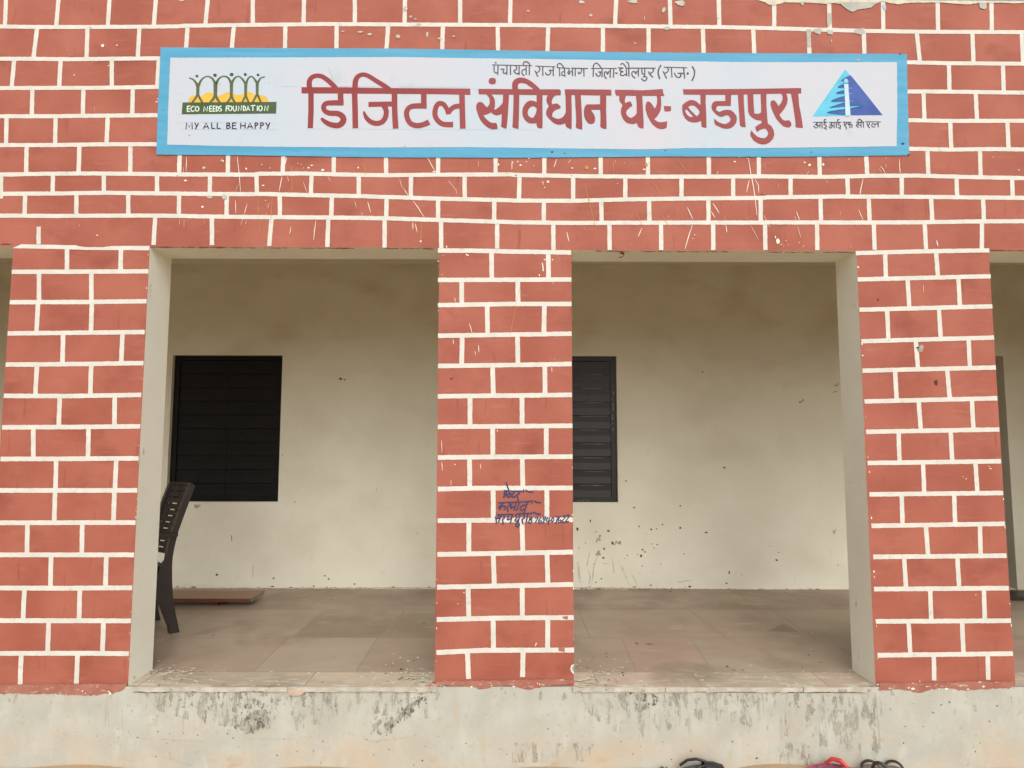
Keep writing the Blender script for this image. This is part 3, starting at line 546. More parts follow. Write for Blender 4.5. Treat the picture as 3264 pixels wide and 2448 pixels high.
for c_, pts in ((K1, [(88, 133), (500, 135), (900, 145), (1557, 155)]), (K1, [(90, 458), (1560, 453)]), (K1, [(90, 735), (900, 722), (1562, 722)]), (K1, [(90, 1072), (900, 1060), (1562, 1050)]), (K1, [(90, 1405), (900, 1395), (1562, 1383)]),
                (K2, [(88, 80), (1565, 65)]), (K2, [(88, 417), (1572, 405)]), (K2, [(88, 755), (700, 748), (1573, 745)]), (K2, [(88, 1103), (500, 1092), (1575, 1090)]), (K2, [(86, 1450), (1575, 1440)]),
                (K3, [(83, 95), (1578, 68)]), (K3, [(80, 455), (1582, 425)]), (K3, [(76, 812), (800, 795), (1586, 790)]), (K3, [(73, 1175), (600, 1150), (1590, 1148)])): hj(P2, [(c_, pts)], 14.8)
vj(P2, K1, [(680, 155, 683, 440), (1305, 170, 1308, 440), (350, 475, 352, 715), (968, 470, 972, 705), (632, 745, 637, 1050), (1262, 740, 1257, 1035), (357, 1090, 350, 1388), (966, 1075, 970, 1378)], 15)
vj(P2, K1, [(692, 1420, 700, 1715), (1267, 1405, 1270, 1705)], 15)
vj(P2, K2, [(443, 95, 443, 395), (1015, 90, 1018, 390), (692, 430, 695, 730), (1283, 425, 1283, 725), (436, 765, 442, 1075), (1018, 760, 1025, 1070), (698, 1108, 700, 1430), (1290, 1105, 1290, 1420), (430, 1468, 430, 1800), (1015, 1462, 1025, 1790)], 15)
vj(P2, K3, [(700, 105, 710, 425), (1290, 90, 1303, 412), (422, 470, 430, 780), (1018, 455, 1020, 775), (697, 815, 702, 1130), (1300, 810, 1298, 1125)], 15)
vj(P2, K3, [(415, 1180, 427, 1465), (1028, 1170, 1022, 1445)], 15, free=True)
smear(P2, K3, [(70, 1490), (1590, 1470), (1592, 1505), (1560, 1530), (1400, 1535), (1250, 1548), (1100, 1580), (1000, 1570), (900, 1545), (700, 1550), (560, 1582), (480, 1560), (300, 1545), (150, 1540), (0, 1560), (-60, 1555), (-50, 1535), (60, 1520)])
P2.stroke(K3, dense([(10, 1550), (14, 1622)], 20), 14, M['red'], YP - .002, False, .001, .5)
for cx, cy, r in ((1210, 1525, 9), (1185, 1515, 7), (680, 1540, 7), (555, 1530, 6), (570, 1520, 4), (460, 1555, 14), (925, 1550, 13), (310, 637, 6), (160, 1550, 8), (785, 1555, 6)): P2.disc(K3, (cx, cy), r, r * .7, WD, YP - .0021 if cy > 1480 else -.0022, 9, .3)
for l in ((370, 512, 382, 518), (1168, 1070, 1175, 1072, 1160, 1102)): P2.stroke(K3, list(zip(l[0::2], l[1::2])), 9, WD, -.0021, False)
for l in ((1240, 270, 1245, 300, 1250, 360), (1258, 232, 1275, 236), (1348, 230, 1355, 240), (398, 170, 412, 185, 430, 186), (1207, 395, 1207, 415), (183, 80, 186, 100)): P2.stroke(K1, list(zip(l[0::2], l[1::2])), 12, WD, -.0021, False)
for l in ((272, 650, 285, 700), (436, 935, 466, 1040), (538, 1175, 540, 1255), (497, 1240, 506, 1285), (255, 1110, 262, 1165), (1343, 1420, 1346, 1470), (1355, 485, 1357, 502), (1375, 1325, 1376, 1335)): P2.stroke(K1, dense(list(zip(l[0::2], l[1::2])), 20), 7, WD, -.0021, False, .0003, .6)
P2.stroke(K1, dense([(990, 545), (945, 750), (890, 1050), (870, 1170)], 40), 4, OC, -.0021, False, .0002, .5)
for l in ((128, 560, 136, 700), (130, 795, 140, 900), (235, 1000, 233, 1065), (556, 820, 562, 880)): P2.stroke(K2, dense(list(zip(l[0::2], l[1::2])), 20), 6, WD, -.0021, False, .0003, .6)
for cx, cy, r, m in ((745, 460, 8, WD), (277, 830, 8, WD), (805, 625, 3, WD), (1215, 1190, 14, M['red_smear'])): P2.disc(K2, (cx, cy), r, r * .8, m, -.0022, 9, .3)
for cx, cy, r, m in ((152, 190, 5, WD), (137, 397, 6, WD), (235, 1545, 12, M['red_deep']), (255, 1537, 5, M['red_deep']), (125, 500, 4, WD)): P2.disc(K1, (cx, cy), r, r * .6, m, -.0022, 9, .4)
P2.poly(K3, [(1420, 1122), (1490, 1125), (1488, 1172), (1420, 1160)], M['red_smear'], -.0024, rag=.002)
P2.poly(K3, [(1460, 780), (1525, 778), (1520, 808), (1470, 800)], M['red_smear'], -.0024, rag=.002)
P2.poly(K3, [(1588, 1300), (1555, 1320), (1548, 1355), (1560, 1390), (1590, 1415)], M['joint'], -.0024, rag=.001)
P2.poly(K3, [(1588, 1318), (1568, 1335), (1566, 1365), (1588, 1390)], M['grey_patch'], -.0026, rag=.001)
edge_chips(P2, K1, lambda y: 92, 250, 1000, 9); edge_chips(P2, K2, lambda y: 1570, 500, 1650, 9); edge_chips(P2, K3, lambda y: 1578 + y * .008, 100, 1400, 14); edge_chips(P2, K3, lambda y: 80 - y * .005, 100, 1400, 8)
P2o = P2.build('pillar', fw)
P3 = pillar(3)
for c_, pts in ((R1, [(63, 105), (500, 93), (1017, 85)]), (R1, [(75, 293), (1027, 270)]), (R1, [(88, 510), (1039, 485)]), (R1, [(102, 735), (1051, 708)]), (R1, [(110, 945), (1064, 922)]), (R1, [(124, 1165), (1074, 1142)]), (R1, [(135, 1382), (1089, 1365)]), (R1, [(147, 1605), (1101, 1592)]),
                (R2, [(70, 215), (1026, 205)]), (R2, [(84, 440), (1039, 425)]), (R2, [(97, 662), (1051, 653)]), (R2, [(103, 892), (1066, 885)]), (R2, [(115, 1123), (1082, 1118)]), (R2, [(128, 1365), (1096, 1353)])): hj(P3, [(c_, pts)], 14.2)
vj(P3, R1, [(272, 108, 278, 278), (636, 100, 650, 270), (432, 295, 445, 490), (796, 285, 806, 478), (286, 515, 296, 722), (656, 505, 670, 712), (490, 735, 508, 930), (868, 722, 878, 918), (343, 955, 355, 1150), (715, 945, 735, 1142), (512, 1170, 527, 1366), (892, 1158, 903, 1358), (368, 1390, 375, 1592), (740, 1380, 752, 1588)], 14)
vj(P3, R2, [(452, -15, 462, 198), (827, -20, 842, 196), (300, 222, 307, 422), (675, 218, 683, 418), (472, 440, 490, 645), (860, 435, 865, 643), (318, 670, 332, 880), (698, 665, 712, 878), (504, 900, 512, 1112), (888, 895, 895, 1110), (350, 1132, 362, 1350), (732, 1128, 742, 1342)], 14)
vj(P3, R2, [(530, 1362, 533, 1545), (915, 1360, 920, 1540)], 14, free=True)
smear(P3, R2, [(135, 1565), (1105, 1550), (1112, 1580), (1080, 1600), (900, 1605), (750, 1622), (640, 1600), (500, 1610), (420, 1635), (330, 1612), (250, 1605), (190, 1618), (130, 1620), (140, 1590)])
for cx, cy, r in ((380, 1605, 14), (350, 1598, 8), (620, 1605, 12), (775, 1608, 9), (570, 1605, 7), (430, 1550, 5), (380, 1565, 5), (480, 1588, 6), (885, 1588, 10), (215, 1600, 7), (130, 1575, 7), (832, 933, 5), (740, 88, 4), (762, 103, 5), (935, 30, 7), (925, 15, 4)): P3.disc(R2, (cx, cy), r, r * .6, WD, YP - .0021 if cy > 1545 else -.0022, 9, .4)
for cx, cy, rx, ry, m in ((222, 438, 5, 9, M['red_deep']), (530, 782, 24, 26, M['grey_patch']), (505, 780, 10, 8, M['dirt']), (637, 1030, 11, 20, M['red_deep']), (795, 35, 0.1, .1, WD)): P3.disc(R1, (cx, cy), rx, ry, m, -.0024, 10, .45)
P3.stroke(R1, dense([(640, 15), (650, 55)], 10), 7, WD, -.0021, False, 0, .6)
P3.stroke(R1, dense([(545, 330), (548, 385)], 15), 5, PD, -.0021, False, 0, .6)
edge_chips(P3, R1, lambda y: 68 + y * .052, 150, 1600, 14); edge_chips(P3, R2, lambda y: 68 + y * .046, 20, 1500, 16); edge_chips(P3, R2, lambda y: 1012 + y * .062, 100, 1400, 8)
P3.build('pillar', fw)
for i in (0, 4):                 # the next pillars of the same verandah, just outside the frame
    mb = pillar(i); a, b = PIL[i]
    for k in range(13):
        z = ZF + 0.12 + k * 0.162
        q = [(a + (b - a) * j / 24, YH, z) for j in range(25)]
        for m_, n_ in zip(q, q[1:]): mb.face((m_, n_, (n_[0], YH, z + .0225), (m_[0], YH, z + .0225)), M['joint'])
        for xx in ((0.18, 0.52, 0.86) if k % 2 else (0.35, 0.70)):
            x = a + (b - a) * xx; mb.face(((x, YV, z), (x + .0225, YV, z), (x + .0225, YV, z + .162), (x, YV, z + .162)), M['joint'])
    mb.build('pillar', fw)

# painter's blue signature, on the middle pillar
sg = MB(); PS = Crop(1540, 1500, .14467); YS = -0.0032
def sig(*pts, w=30): sg.stroke(PS, list(pts), w * 1.02, M['pen'], YS, True, 0.0001)
sig((505, 255), (535, 350), (565, 430)); sig((460, 440), (650, 450), (870, 450), w=26); sig((895, 410), (890, 480), w=24); sig((935, 425), (1000, 465), (1095, 468))
sig((480, 450), (465, 520), (500, 540), (530, 490)); sig((515, 450), (480, 530), (450, 600)); sig((560, 480), (590, 500), (530, 560), (560, 585), (615, 560), (610, 500))
sig((690, 470), (640, 540), (650, 580), (700, 580), (705, 540)); sig((800, 455), (795, 510), (745, 515)); sig((745, 515), (760, 600), (782, 690))
sig((335, 710), (600, 695), (850, 690), (1060, 670), w=26); sig((1085, 650), (1075, 730), w=24); sig((1125, 660), (1185, 700), (1275, 703))
sig((440, 715), (400, 790), (362, 870)); sig((420, 750), (350, 790), (365, 830), (430, 790), (480, 780), (490, 830), (450, 860)); sig((575, 705), (590, 760), (530, 790)); sig((530, 790), (540, 850), (552, 905))
sig((640, 715), (605, 830), (660, 800), (705, 775)); sig((725, 710), (680, 880)); sig((800, 700), (770, 790), (738, 885)); sig((990, 690), (960, 750), (870, 770), (820, 830), (850, 880), (895, 840)); sig((985, 700), (940, 810), (895, 945))
sig((300, 970), (480, 965), (665, 962), w=26); sig((770, 950), (900, 945), (1050, 940), w=26); sig((1070, 918), (1060, 972), w=24); sig((1095, 930), (1130, 920), (1190, 955), (1270, 958))
sig((275, 1010), (285, 1080), (300, 1170)); sig((335, 985), (355, 1050), (290, 1055)); sig((405, 980), (370, 1060), (340, 1140)); sig((450, 970), (470, 1035), (420, 1080)); sig((425, 1080), (435, 1130), (443, 1190))
sig((565, 975), (535, 1080), (600, 1060), (620, 1050)); sig((650, 970), (625, 1060), (600, 1155)); sig((760, 945), (715, 990), (745, 1040), (700, 1090), (740, 1120), (790, 1060)); sig((815, 970), (790, 1060), (775, 1130)); sig((775, 1130), (725, 1190), (745, 1235), (795, 1210), (790, 1160))
sig((890, 960), (915, 1040), (850, 1070)); sig((855, 1070), (865, 1120), (882, 1185)); sig((985, 960), (965, 1060), (945, 1145))
sig((1085, 1035), (1030, 1035), (1030, 1075), (1075, 1095), (1050, 1150), (1000, 1145), (1020, 1095), (1090, 1040), w=24)
sig((1140, 1045), (1175, 1035), (1215, 1035), w=24); sig((1215, 1035), (1180, 1090), (1150, 1155), w=24)
sig((1285, 1030), (1230, 1090), (1230, 1150), (1270, 1155), (1285, 1115), (1240, 1105), w=24); sig((1370, 1020), (1325, 1035), (1335, 1080), (1380, 1050), (1375, 1010), w=24); sig((1378, 1030), (1345, 1100), (1305, 1165), w=24)
sig((1435, 1020), (1395, 1110), (1490, 1105), w=24); sig((1465, 1040), (1430, 1185), w=24); sig((1545, 1020), (1505, 1080), (1520, 1130), (1555, 1085), (1545, 1020), w=24)
sig((1590, 1000), (1625, 1015), (1660, 1020), w=24); sig((1660, 1020), (1620, 1100), (1598, 1175), w=24); sig((1705, 1000), (1655, 1080), (1665, 1140), (1710, 1130), (1715, 1090), (1670, 1095), w=24)
sig((1750, 1020), (1790, 990), (1800, 1030), (1740, 1130), (1820, 1125), w=24); sig((1835, 1000), (1880, 975), (1890, 1020), (1820, 1120), (1895, 1120), w=24)
sg.build('painted_signature', P2o)

# ---------------------------------------------------------------- painted sign on the upper wall
sign = empty('painted_sign', at(1700, 495, 1, -0.003))
tag(sign, 'long white painted sign with sky blue border, red Hindi heading and two emblems', 'sign')
YB_, YPn, YI = -0.0045, -0.0052, -0.0060
b = MB()
b.poly(FULL, [(512, 151), (700, 152), (840, 153), (1060, 154), (1280, 155), (1460, 158), (1640, 161), (2050, 167), (2300, 169), (2500, 170), (2700, 171), (2891, 172), (2893, 290), (2896, 400), (2899, 495), (2700, 498), (2460, 500), (2100, 499), (1900, 501), (1640, 503), (1280, 502), (1100, 500), (900, 497), (700, 494), (498, 493), (504, 330)], M['blue'], YB_, rag=0.0009)
for u, v, a_, c_ in ((2897, 492, 4, 3), (2877, 458, 5, 4), (2870, 172, 4, 2), (1085, 466, 4, 1.5), (1760, 484, 4, 3), (1800, 489, 3, 2), (2120, 480, 3, 2), (2585, 485, 3, 2), (520, 350, 2, 2)): b.disc(FULL, (u, v), a_, c_, M['crack'] if c_ < 2.5 or u > 2890 else M['teal_line'], YB_ - .0003, 8, .4)
b.build('blue_border', sign)
b = MB()
b.poly(FULL, [(543, 184), (900, 183), (1280, 182), (1540, 186), (1632, 187), (2045, 193), (2370, 198), (2700, 198), (2859, 198), (2860, 350), (2858, 466), (2650, 469), (2400, 472), (2200, 472), (2050, 476), (1800, 473), (1500, 469), (1200, 470), (900, 468), (700, 465), (533, 461), (537, 330)], M['panel'], YPn, rag=0.0007)
L1 = Crop(560, 210, .16275); S2 = Crop(900, 200, .40687)
for c_, pts in ((L1, [(1985, 400), (2212, 405)]), (L1, [(1985, 400), (1975, 540)]), (S2, [(0, 185), (150, 187)]), (S2, [(180, 518), (700, 520), (1480, 524), (2000, 526)]), (L1, [(20, 705), (120, 705)]), (L1, [(30, 1105), (1980, 1100)]), (L1, [(80, 1240), (1980, 1245)]), (L1, [(40, 945), (140, 942)]), (L1, [(0, 545), (160, 545)]), (S2, [(1480, 205), (1535, 205)]), (S2, [(440, 185), (1450, 192)])):
    b.stroke(c_, dense(pts, 40), 5 if c_ is L1 else 2.4, M['chalk_blue'], YPn - .0003, False, .0003, .3)
for c_, pts in ((S2, [(360, 30), (385, 100), (395, 135)]), (L1, [(1210, 125), (1240, 160)])): b.stroke(c_, pts, 4, M['streak'], YPn - .0003, False)
for u, v, a_, c_ in ((604, 432, 4, 3), (2735, 191, 6, 3), (700, 268, 2, 2), (859, 265, 2, 2), (1670, 196, 2, 2), (1290, 466, 5, 2), (2200, 474, 4, 1.5)): b.disc(FULL, (u, v), a_, c_, M['streak'], YPn - .0004, 8, .4)
b.build('white_panel', sign)
# --- red heading
h = MB()
def rs(crop, pts, w, smooth=True): h.stroke(crop, pts, w, M['letter_red'], YI, smooth, 0.0002)
def rp(crop, pts, holes=()):
    h.k = (h.k + 1) % 14; h.poly(crop, pts, M['letter_red'], YI - 0.00007 * h.k, holes)
rp(S2, [(150, 191), (500, 192), (800, 198), (1472, 202), (1474, 252), (1200, 246), (800, 243), (300, 240), (150, 240)])
rs(S2, [(224, 215), (224, 380), (219, 512)], 44, False); rs(S2, [(213, 200), (211, 150), (228, 118), (262, 102), (305, 105), (350, 132), (390, 168), (418, 200)], [44, 42, 40, 38, 38, 40, 40, 42])
rs(S2, [(456, 235), (457, 330)], 46, False); rs(S2, [(480, 314), (400, 314), (345, 318), (323, 345), (335, 378), (375, 395), (435, 398), (474, 425), (474, 462), (440, 490), (385, 486), (340, 465), (304, 434)], [44, 44, 42, 40, 40, 44, 46, 48, 50, 48, 44, 38, 20])
rs(S2, [(565, 215), (570, 380), (572, 512)], 46, False); rs(S2, [(570, 205), (572, 150), (590, 110), (628, 92), (672, 102), (730, 138), (790, 175), (838, 212)], [46, 44, 40, 36, 36, 38, 40, 46])
rs(S2, [(675, 326), (770, 324), (865, 322)], 42); rs(S2, [(796, 335), (813, 375), (808, 425), (782, 462), (735, 475), (690, 460), (655, 425), (638, 380)], [44, 42, 42, 42, 42, 40, 34, 14]); rs(S2, [(878, 235), (880, 380), (888, 515)], 46, False)
rs(S2, [(1108, 235), (1108, 340)], 46, False); rs(S2, [(1131, 338), (1060, 337), (1005, 345), (975, 380), (978, 430), (1005, 475), (1055, 492), (1110, 482), (1150, 464)], [46, 44, 42, 42, 42, 42, 44, 44, 48])
rs(S2, [(1407, 235), (1410, 380), (1414, 515)], 46, False); rs(S2, [(1395, 338), (1350, 345), (1318, 368), (1300, 400)], [44, 42, 40, 34]); rs(S2, [(1300, 402), (1285, 355), (1255, 322), (1222, 322), (1200, 360), (1196, 410), (1220, 455), (1265, 482), (1338, 484)], [34, 38, 42, 42, 42, 42, 42, 44, 48])
W1, W2, W3, W4, W5 = Crop(1500, 230, .12054), Crop(1720, 260, .1085), Crop(1940, 260, .1085), Crop(2150, 260, .1085), Crop(2340, 260, .12658)
rp(W1, [(475, 230), (500, 165), (560, 148), (630, 155), (665, 190), (672, 240), (655, 300), (600, 322), (530, 318), (480, 280)])
rp(FULL, [(1524.7, 283), (1720, 284.5), (1784, 284.5), (1788, 290), (1787, 304), (1720, 303), (1526, 300.5)])
rp(W1, [(390, 575), (440, 610), (490, 680), (508, 760), (500, 840), (460, 905), (420, 925), (385, 880), (330, 815), (270, 785), (200, 795), (165, 840), (145, 910), (155, 990), (190, 1110), (250, 1250), (340, 1370), (460, 1470), (560, 1510), (640, 1515), (715, 1500), (705, 1400), (680, 1340), (640, 1340), (560, 1340), (480, 1295), (400, 1220), (335, 1140), (420, 1120), (500, 1085), (540, 1060), (590, 1105), (650, 1135), (720, 1140), (770, 1125), (815, 1100), (825, 1130), (820, 1250), (805, 1440), (870, 1475), (950, 1495), (965, 1380), (985, 1150), (1000, 900), (1015, 650), (1015, 570), (860, 570), (850, 800), (820, 850), (740, 930), (660, 985), (620, 985), (645, 920), (648, 800), (635, 710), (590, 630), (555, 590), (550, 565), (380, 565)])
rp(W1, [(1135, 570), (1130, 900), (1115, 1300), (1105, 1450), (1160, 1480), (1270, 1500), (1275, 1300), (1285, 900), (1290, 570)])
rp(W1, [(1105, 455), (1095, 340), (1110, 260), (1160, 195), (1230, 155), (1320, 138), (1420, 150), (1530, 195), (1640, 265), (1740, 350), (1810, 420), (1835, 460), (1660, 460), (1640, 430), (1560, 370), (1470, 310), (1390, 285), (1310, 285), (1265, 310), (1250, 370), (1260, 460)])
rp(W1, [(1745, 570), (1745, 795), (1680, 760), (1590, 745), (1500, 780), (1430, 850), (1385, 940), (1365, 1050), (1380, 1160), (1430, 1260), (1510, 1330), (1600, 1358), (1680, 1355), (1740, 1345), (1748, 1420), (1780, 1470), (1850, 1490), (1900, 1480), (1905, 1300), (1900, 900), (1905, 570)], [[(1650, 900), (1590, 915), (1535, 970), (1508, 1060), (1520, 1130), (1565, 1185), (1620, 1205), (1665, 1195), (1705, 1130), (1740, 1040), (1745, 950), (1700, 910)]])
rp(W2, [(240, 385), (205, 480), (200, 560), (225, 650), (275, 715), (235, 775), (200, 850), (190, 930), (205, 1000), (260, 1070), (350, 1160), (430, 1225), (520, 1260), (600, 1265), (690, 1250), (755, 1225), (765, 1300), (810, 1350), (935, 1405), (945, 1300), (945, 900), (935, 380), (745, 375), (760, 390), (770, 900), (740, 960), (690, 1040), (600, 1085), (540, 1095), (470, 1080), (370, 1025), (370, 960), (400, 890), (470, 830), (560, 805), (615, 780), (620, 735), (580, 690), (520, 640), (440, 650), (365, 670), (355, 580), (385, 490), (430, 435), (490, 400), (490, 380)])
rp(W2, [(740, 225), (2100, 235), (2112, 300), (2108, 410), (1950, 405), (750, 390)])
rp(W2, [(1035, 375), (1050, 700), (1070, 1000), (1075, 1200), (1065, 1340), (1130, 1385), (1250, 1405), (1255, 1250), (1240, 900), (1210, 375)])
rp(W2, [(1780, 390), (1775, 665), (1380, 670), (1325, 740), (1298, 870), (1305, 1000), (1340, 1100), (1390, 1180), (1440, 1230), (1520, 1245), (1590, 1225), (1630, 1150), (1632, 1060), (1600, 970), (1550, 890), (1505, 835), (1540, 825), (1780, 825), (1790, 1000), (1785, 1320), (1840, 1370), (1960, 1395), (1968, 1300), (1955, 800), (1960, 390)])
rp(W3, [(185, 240), (560, 240), (1000, 255), (1590, 215), (1600, 310), (1640, 420), (1400, 415), (520, 412), (240, 412), (200, 360)])
rp(W3, [(315, 400), (310, 520), (335, 590), (415, 690), (375, 770), (360, 880), (375, 980), (430, 1100), (510, 1190), (600, 1230), (700, 1245), (770, 1235), (830, 1205), (850, 1280), (890, 1340), (960, 1370), (1030, 1370), (1030, 1200), (1015, 900), (990, 400), (800, 400), (825, 600), (830, 910), (800, 970), (720, 1040), (660, 1065), (600, 1045), (540, 990), (512, 910), (530, 850), (590, 780), (700, 700), (645, 580), (570, 595), (490, 630), (475, 560), (490, 470), (525, 400)])
rp(W3, [(1405, 400), (1425, 500), (1420, 640), (1390, 740), (1350, 785), (1300, 700), (1230, 610), (1160, 575), (1120, 595), (1085, 700), (1085, 820), (1130, 980), (1200, 1130), (1290, 1260), (1390, 1345), (1500, 1395), (1580, 1400), (1700, 1365), (1715, 1290), (1720, 1160), (1640, 1185), (1540, 1195), (1440, 1180), (1340, 1105), (1390, 1060), (1470, 960), (1530, 830), (1550, 680), (1545, 560), (1530, 400)])
rp(W3, [(1620, 715), (1835, 725), (1832, 865), (1740, 880), (1640, 875)])
rp(FULL, [(2177, 284.4), (2270, 284), (2390, 283), (2554, 280.3), (2554, 298), (2443.8, 299.2), (2340, 302.4), (2250, 302), (2179, 301.5)])
rp(W4, [(760, 370), (765, 690), (710, 640), (640, 580), (550, 540), (450, 540), (330, 600), (230, 690), (225, 830), (250, 960), (310, 1080), (400, 1160), (500, 1195), (620, 1200), (720, 1180), (780, 1155), (795, 1320), (860, 1350), (940, 1355), (935, 1000), (915, 600), (920, 370)], [[(500, 700), (430, 720), (405, 755), (480, 850), (655, 1020), (715, 960), (740, 890), (700, 820), (640, 750), (570, 705)], [(345, 815), (312, 850), (340, 930), (400, 1000), (470, 1040), (550, 1035), (480, 950), (390, 850)]])
rp(W4, [(1490, 370), (1495, 570), (1180, 575), (1110, 640), (1085, 720), (1100, 820), (1150, 890), (1230, 970), (1310, 1020), (1390, 1040), (1450, 1015), (1540, 985), (1590, 1000), (1640, 1070), (1650, 1120), (1610, 1190), (1510, 1245), (1430, 1240), (1340, 1210), (1250, 1160), (1165, 1085), (1165, 1190), (1200, 1270), (1290, 1310), (1400, 1365), (1510, 1390), (1620, 1380), (1730, 1320), (1810, 1220), (1835, 1100), (1820, 1010), (1750, 910), (1660, 840), (1550, 825), (1440, 840), (1310, 890), (1220, 835), (1240, 750), (1270, 715), (1655, 715), (1665, 370)])
rp(W5, [(95, 325), (115, 650), (135, 950), (150, 1110), (210, 1145), (295, 1145), (280, 1000), (250, 600), (240, 325)])
rp(W5, [(335, 320), (355, 760), (390, 840), (460, 910), (560, 965), (690, 985), (695, 1040), (600, 1090), (530, 1150), (550, 1210), (580, 1270), (660, 1215), (740, 1185), (800, 1190), (840, 1240), (860, 1310), (830, 1380), (770, 1425), (680, 1420), (580, 1380), (500, 1310), (435, 1225), (405, 1300), (420, 1380), (490, 1480), (580, 1540), (690, 1580), (800, 1580), (900, 1530), (980, 1440), (1015, 1340), (1000, 1230), (940, 1120), (850, 1055), (835, 900), (815, 600), (815, 300), (665, 310), (680, 600), (680, 775), (630, 805), (570, 815), (510, 800), (495, 600), (485, 315)])
rp(W5, [(1185, 290), (1220, 370), (1220, 450), (1180, 540), (1120, 615), (1080, 550), (1030, 485), (980, 465), (930, 490), (915, 560), (940, 660), (990, 790), (1060, 930), (1150, 1040), (1240, 1120), (1330, 1155), (1400, 1150), (1445, 1100), (1440, 1040), (1400, 985), (1350, 970), (1290, 985), (1230, 960), (1180, 900), (1140, 840), (1200, 770), (1270, 680), (1330, 570), (1350, 460), (1340, 380), (1310, 290)])
rp(W5, [(1430, 290), (1470, 500), (1510, 750), (1545, 1000), (1550, 1145), (1620, 1160), (1735, 1165), (1720, 1040), (1680, 800), (1640, 600), (1615, 290)])
h.build('heading_lettering', sign)
# --- charcoal line above the heading
t = MB(); T6, T7 = Crop(1560, 190, .14467), Crop(1870, 190, .16275)
def k6(*p_, w=26): t.stroke(T6, list(p_), w, M['ink'], YI, True, 0.0001)
def k7(*p_, w=24): t.stroke(T7, list(p_), w, M['ink'], YI, True, 0.0001)
k6((60, 115), (500, 125), (940, 135), w=22); t.disc(T6, (140, 68), 20, 20, M['ink'], YI)
k6((105, 130), (105, 250), (140, 290), (185, 285)); k6((190, 130), (185, 340))
k6((242, 210), (320, 212), (300, 265), (330, 305), (375, 280)); k6((385, 130), (385, 335)); k6((465, 130), (465, 335))
k6((575, 130), (603, 180), (590, 220), (540, 245), (570, 290), (620, 310), (655, 285)); k6((655, 130), (655, 335))
k6((810, 130), (810, 335)); k6((800, 215), (740, 225), (715, 265), (725, 310), (765, 355)); k6((880, 130), (880, 345)); k6((757, 125), (750, 75), (790, 45), (850, 58), (885, 100), (890, 135))
t.build('upper_line_word', sign); t = MB()
k6((1010, 140), (1230, 152), (1450, 157), w=22); k6((1080, 150), (1112, 200), (1095, 250), (1040, 285), (1000, 245)); k6((1025, 285), (1045, 335), (1075, 372)); k6((1175, 155), (1178, 355))
k6((1310, 232), (1395, 236)); k6((1335, 240), (1350, 285), (1320, 330), (1270, 332), (1230, 285)); k6((1405, 155), (1408, 360))
t.build('upper_line_word', sign); t = MB()
k6((1502, 165), (1500, 110), (1550, 85), (1600, 115), (1640, 180)); k6((1480, 172), (1620, 185), (1770, 190), w=22); k6((1540, 175), (1550, 370)); k6((1650, 185), (1668, 375)); k6((1655, 265), (1612, 268), (1592, 310), (1607, 345), (1655, 348))
k6((1760, 190), (1752, 255), (1728, 285), (1762, 320), (1778, 268), (1830, 268)); k6((1830, 180), (1832, 365)); k6((1800, 185), (1990, 192), (2175, 195), w=22); k6((1893, 190), (1890, 365)); k6((2030, 195), (2030, 245), (2010, 290), (1972, 305), (1960, 265)); k6((2080, 195), (2085, 370))
t.build('upper_line_word', sign); t = MB()
k7((130, 180), (135, 110), (180, 68), (230, 90), (275, 150), (300, 180)); k7((85, 175), (340, 172), (590, 172), w=20); k7((135, 180), (125, 335)); k7((225, 240), (300, 242)); k7((262, 245), (265, 300), (220, 325), (175, 262)); k7((305, 180), (300, 345))
k7((465, 180), (460, 355)); k7((460, 230), (428, 240), (410, 285), (385, 240), (355, 245), (345, 290), (358, 335), (390, 375)); k7((530, 180), (525, 350)); k7((560, 262), (607, 266), w=28)
k7((615, 158), (720, 165), w=20); k7((790, 165), (1070, 165), (1350, 166), w=20); k7((690, 170), (652, 192), (665, 225), (720, 235)); k7((700, 235), (662, 270), (670, 305), (710, 312), (770, 285)); k7((665, 105), (690, 75), (730, 95), (770, 160), (785, 325)); k7((775, 40), (818, 75), (828, 150)); k7((825, 165), (828, 330))
k7((1015, 170), (1012, 330)); k7((1010, 225), (980, 235), (965, 275), (940, 235), (900, 238), (885, 275), (905, 325), (955, 365)); k7((1080, 170), (1085, 260), (1115, 285), (1140, 268)); k7((1140, 170), (1135, 320)); k7((1100, 340), (1150, 330), (1180, 365), (1160, 400), (1120, 412), (1070, 368))
k7((1290, 170), (1312, 210), (1280, 250), (1230, 268), (1215, 230)); k7((1235, 265), (1265, 315), (1300, 345))
t.build('upper_line_word', sign); t = MB()
k7((1460, 105), (1415, 180), (1400, 265), (1432, 380), w=30)
k7((1510, 148), (1740, 153), (1970, 160), w=20); k7((1580, 155), (1602, 200), (1580, 240), (1520, 268), (1500, 225)); k7((1525, 268), (1540, 320), (1570, 370)); k7((1660, 160), (1672, 350)); k7((1780, 265), (1900, 267)); k7((1830, 270), (1850, 310), (1810, 345), (1760, 335), (1715, 258)); k7((1900, 165), (1920, 370)); t.disc(T7, (1980, 270), 24, 24, M['ink'], YI); t.build('upper_line_word', sign); t = MB(); k7((2065, 130), (2112, 220), (2105, 320), (2060, 415), w=30)
t.build('upper_line_word', sign)
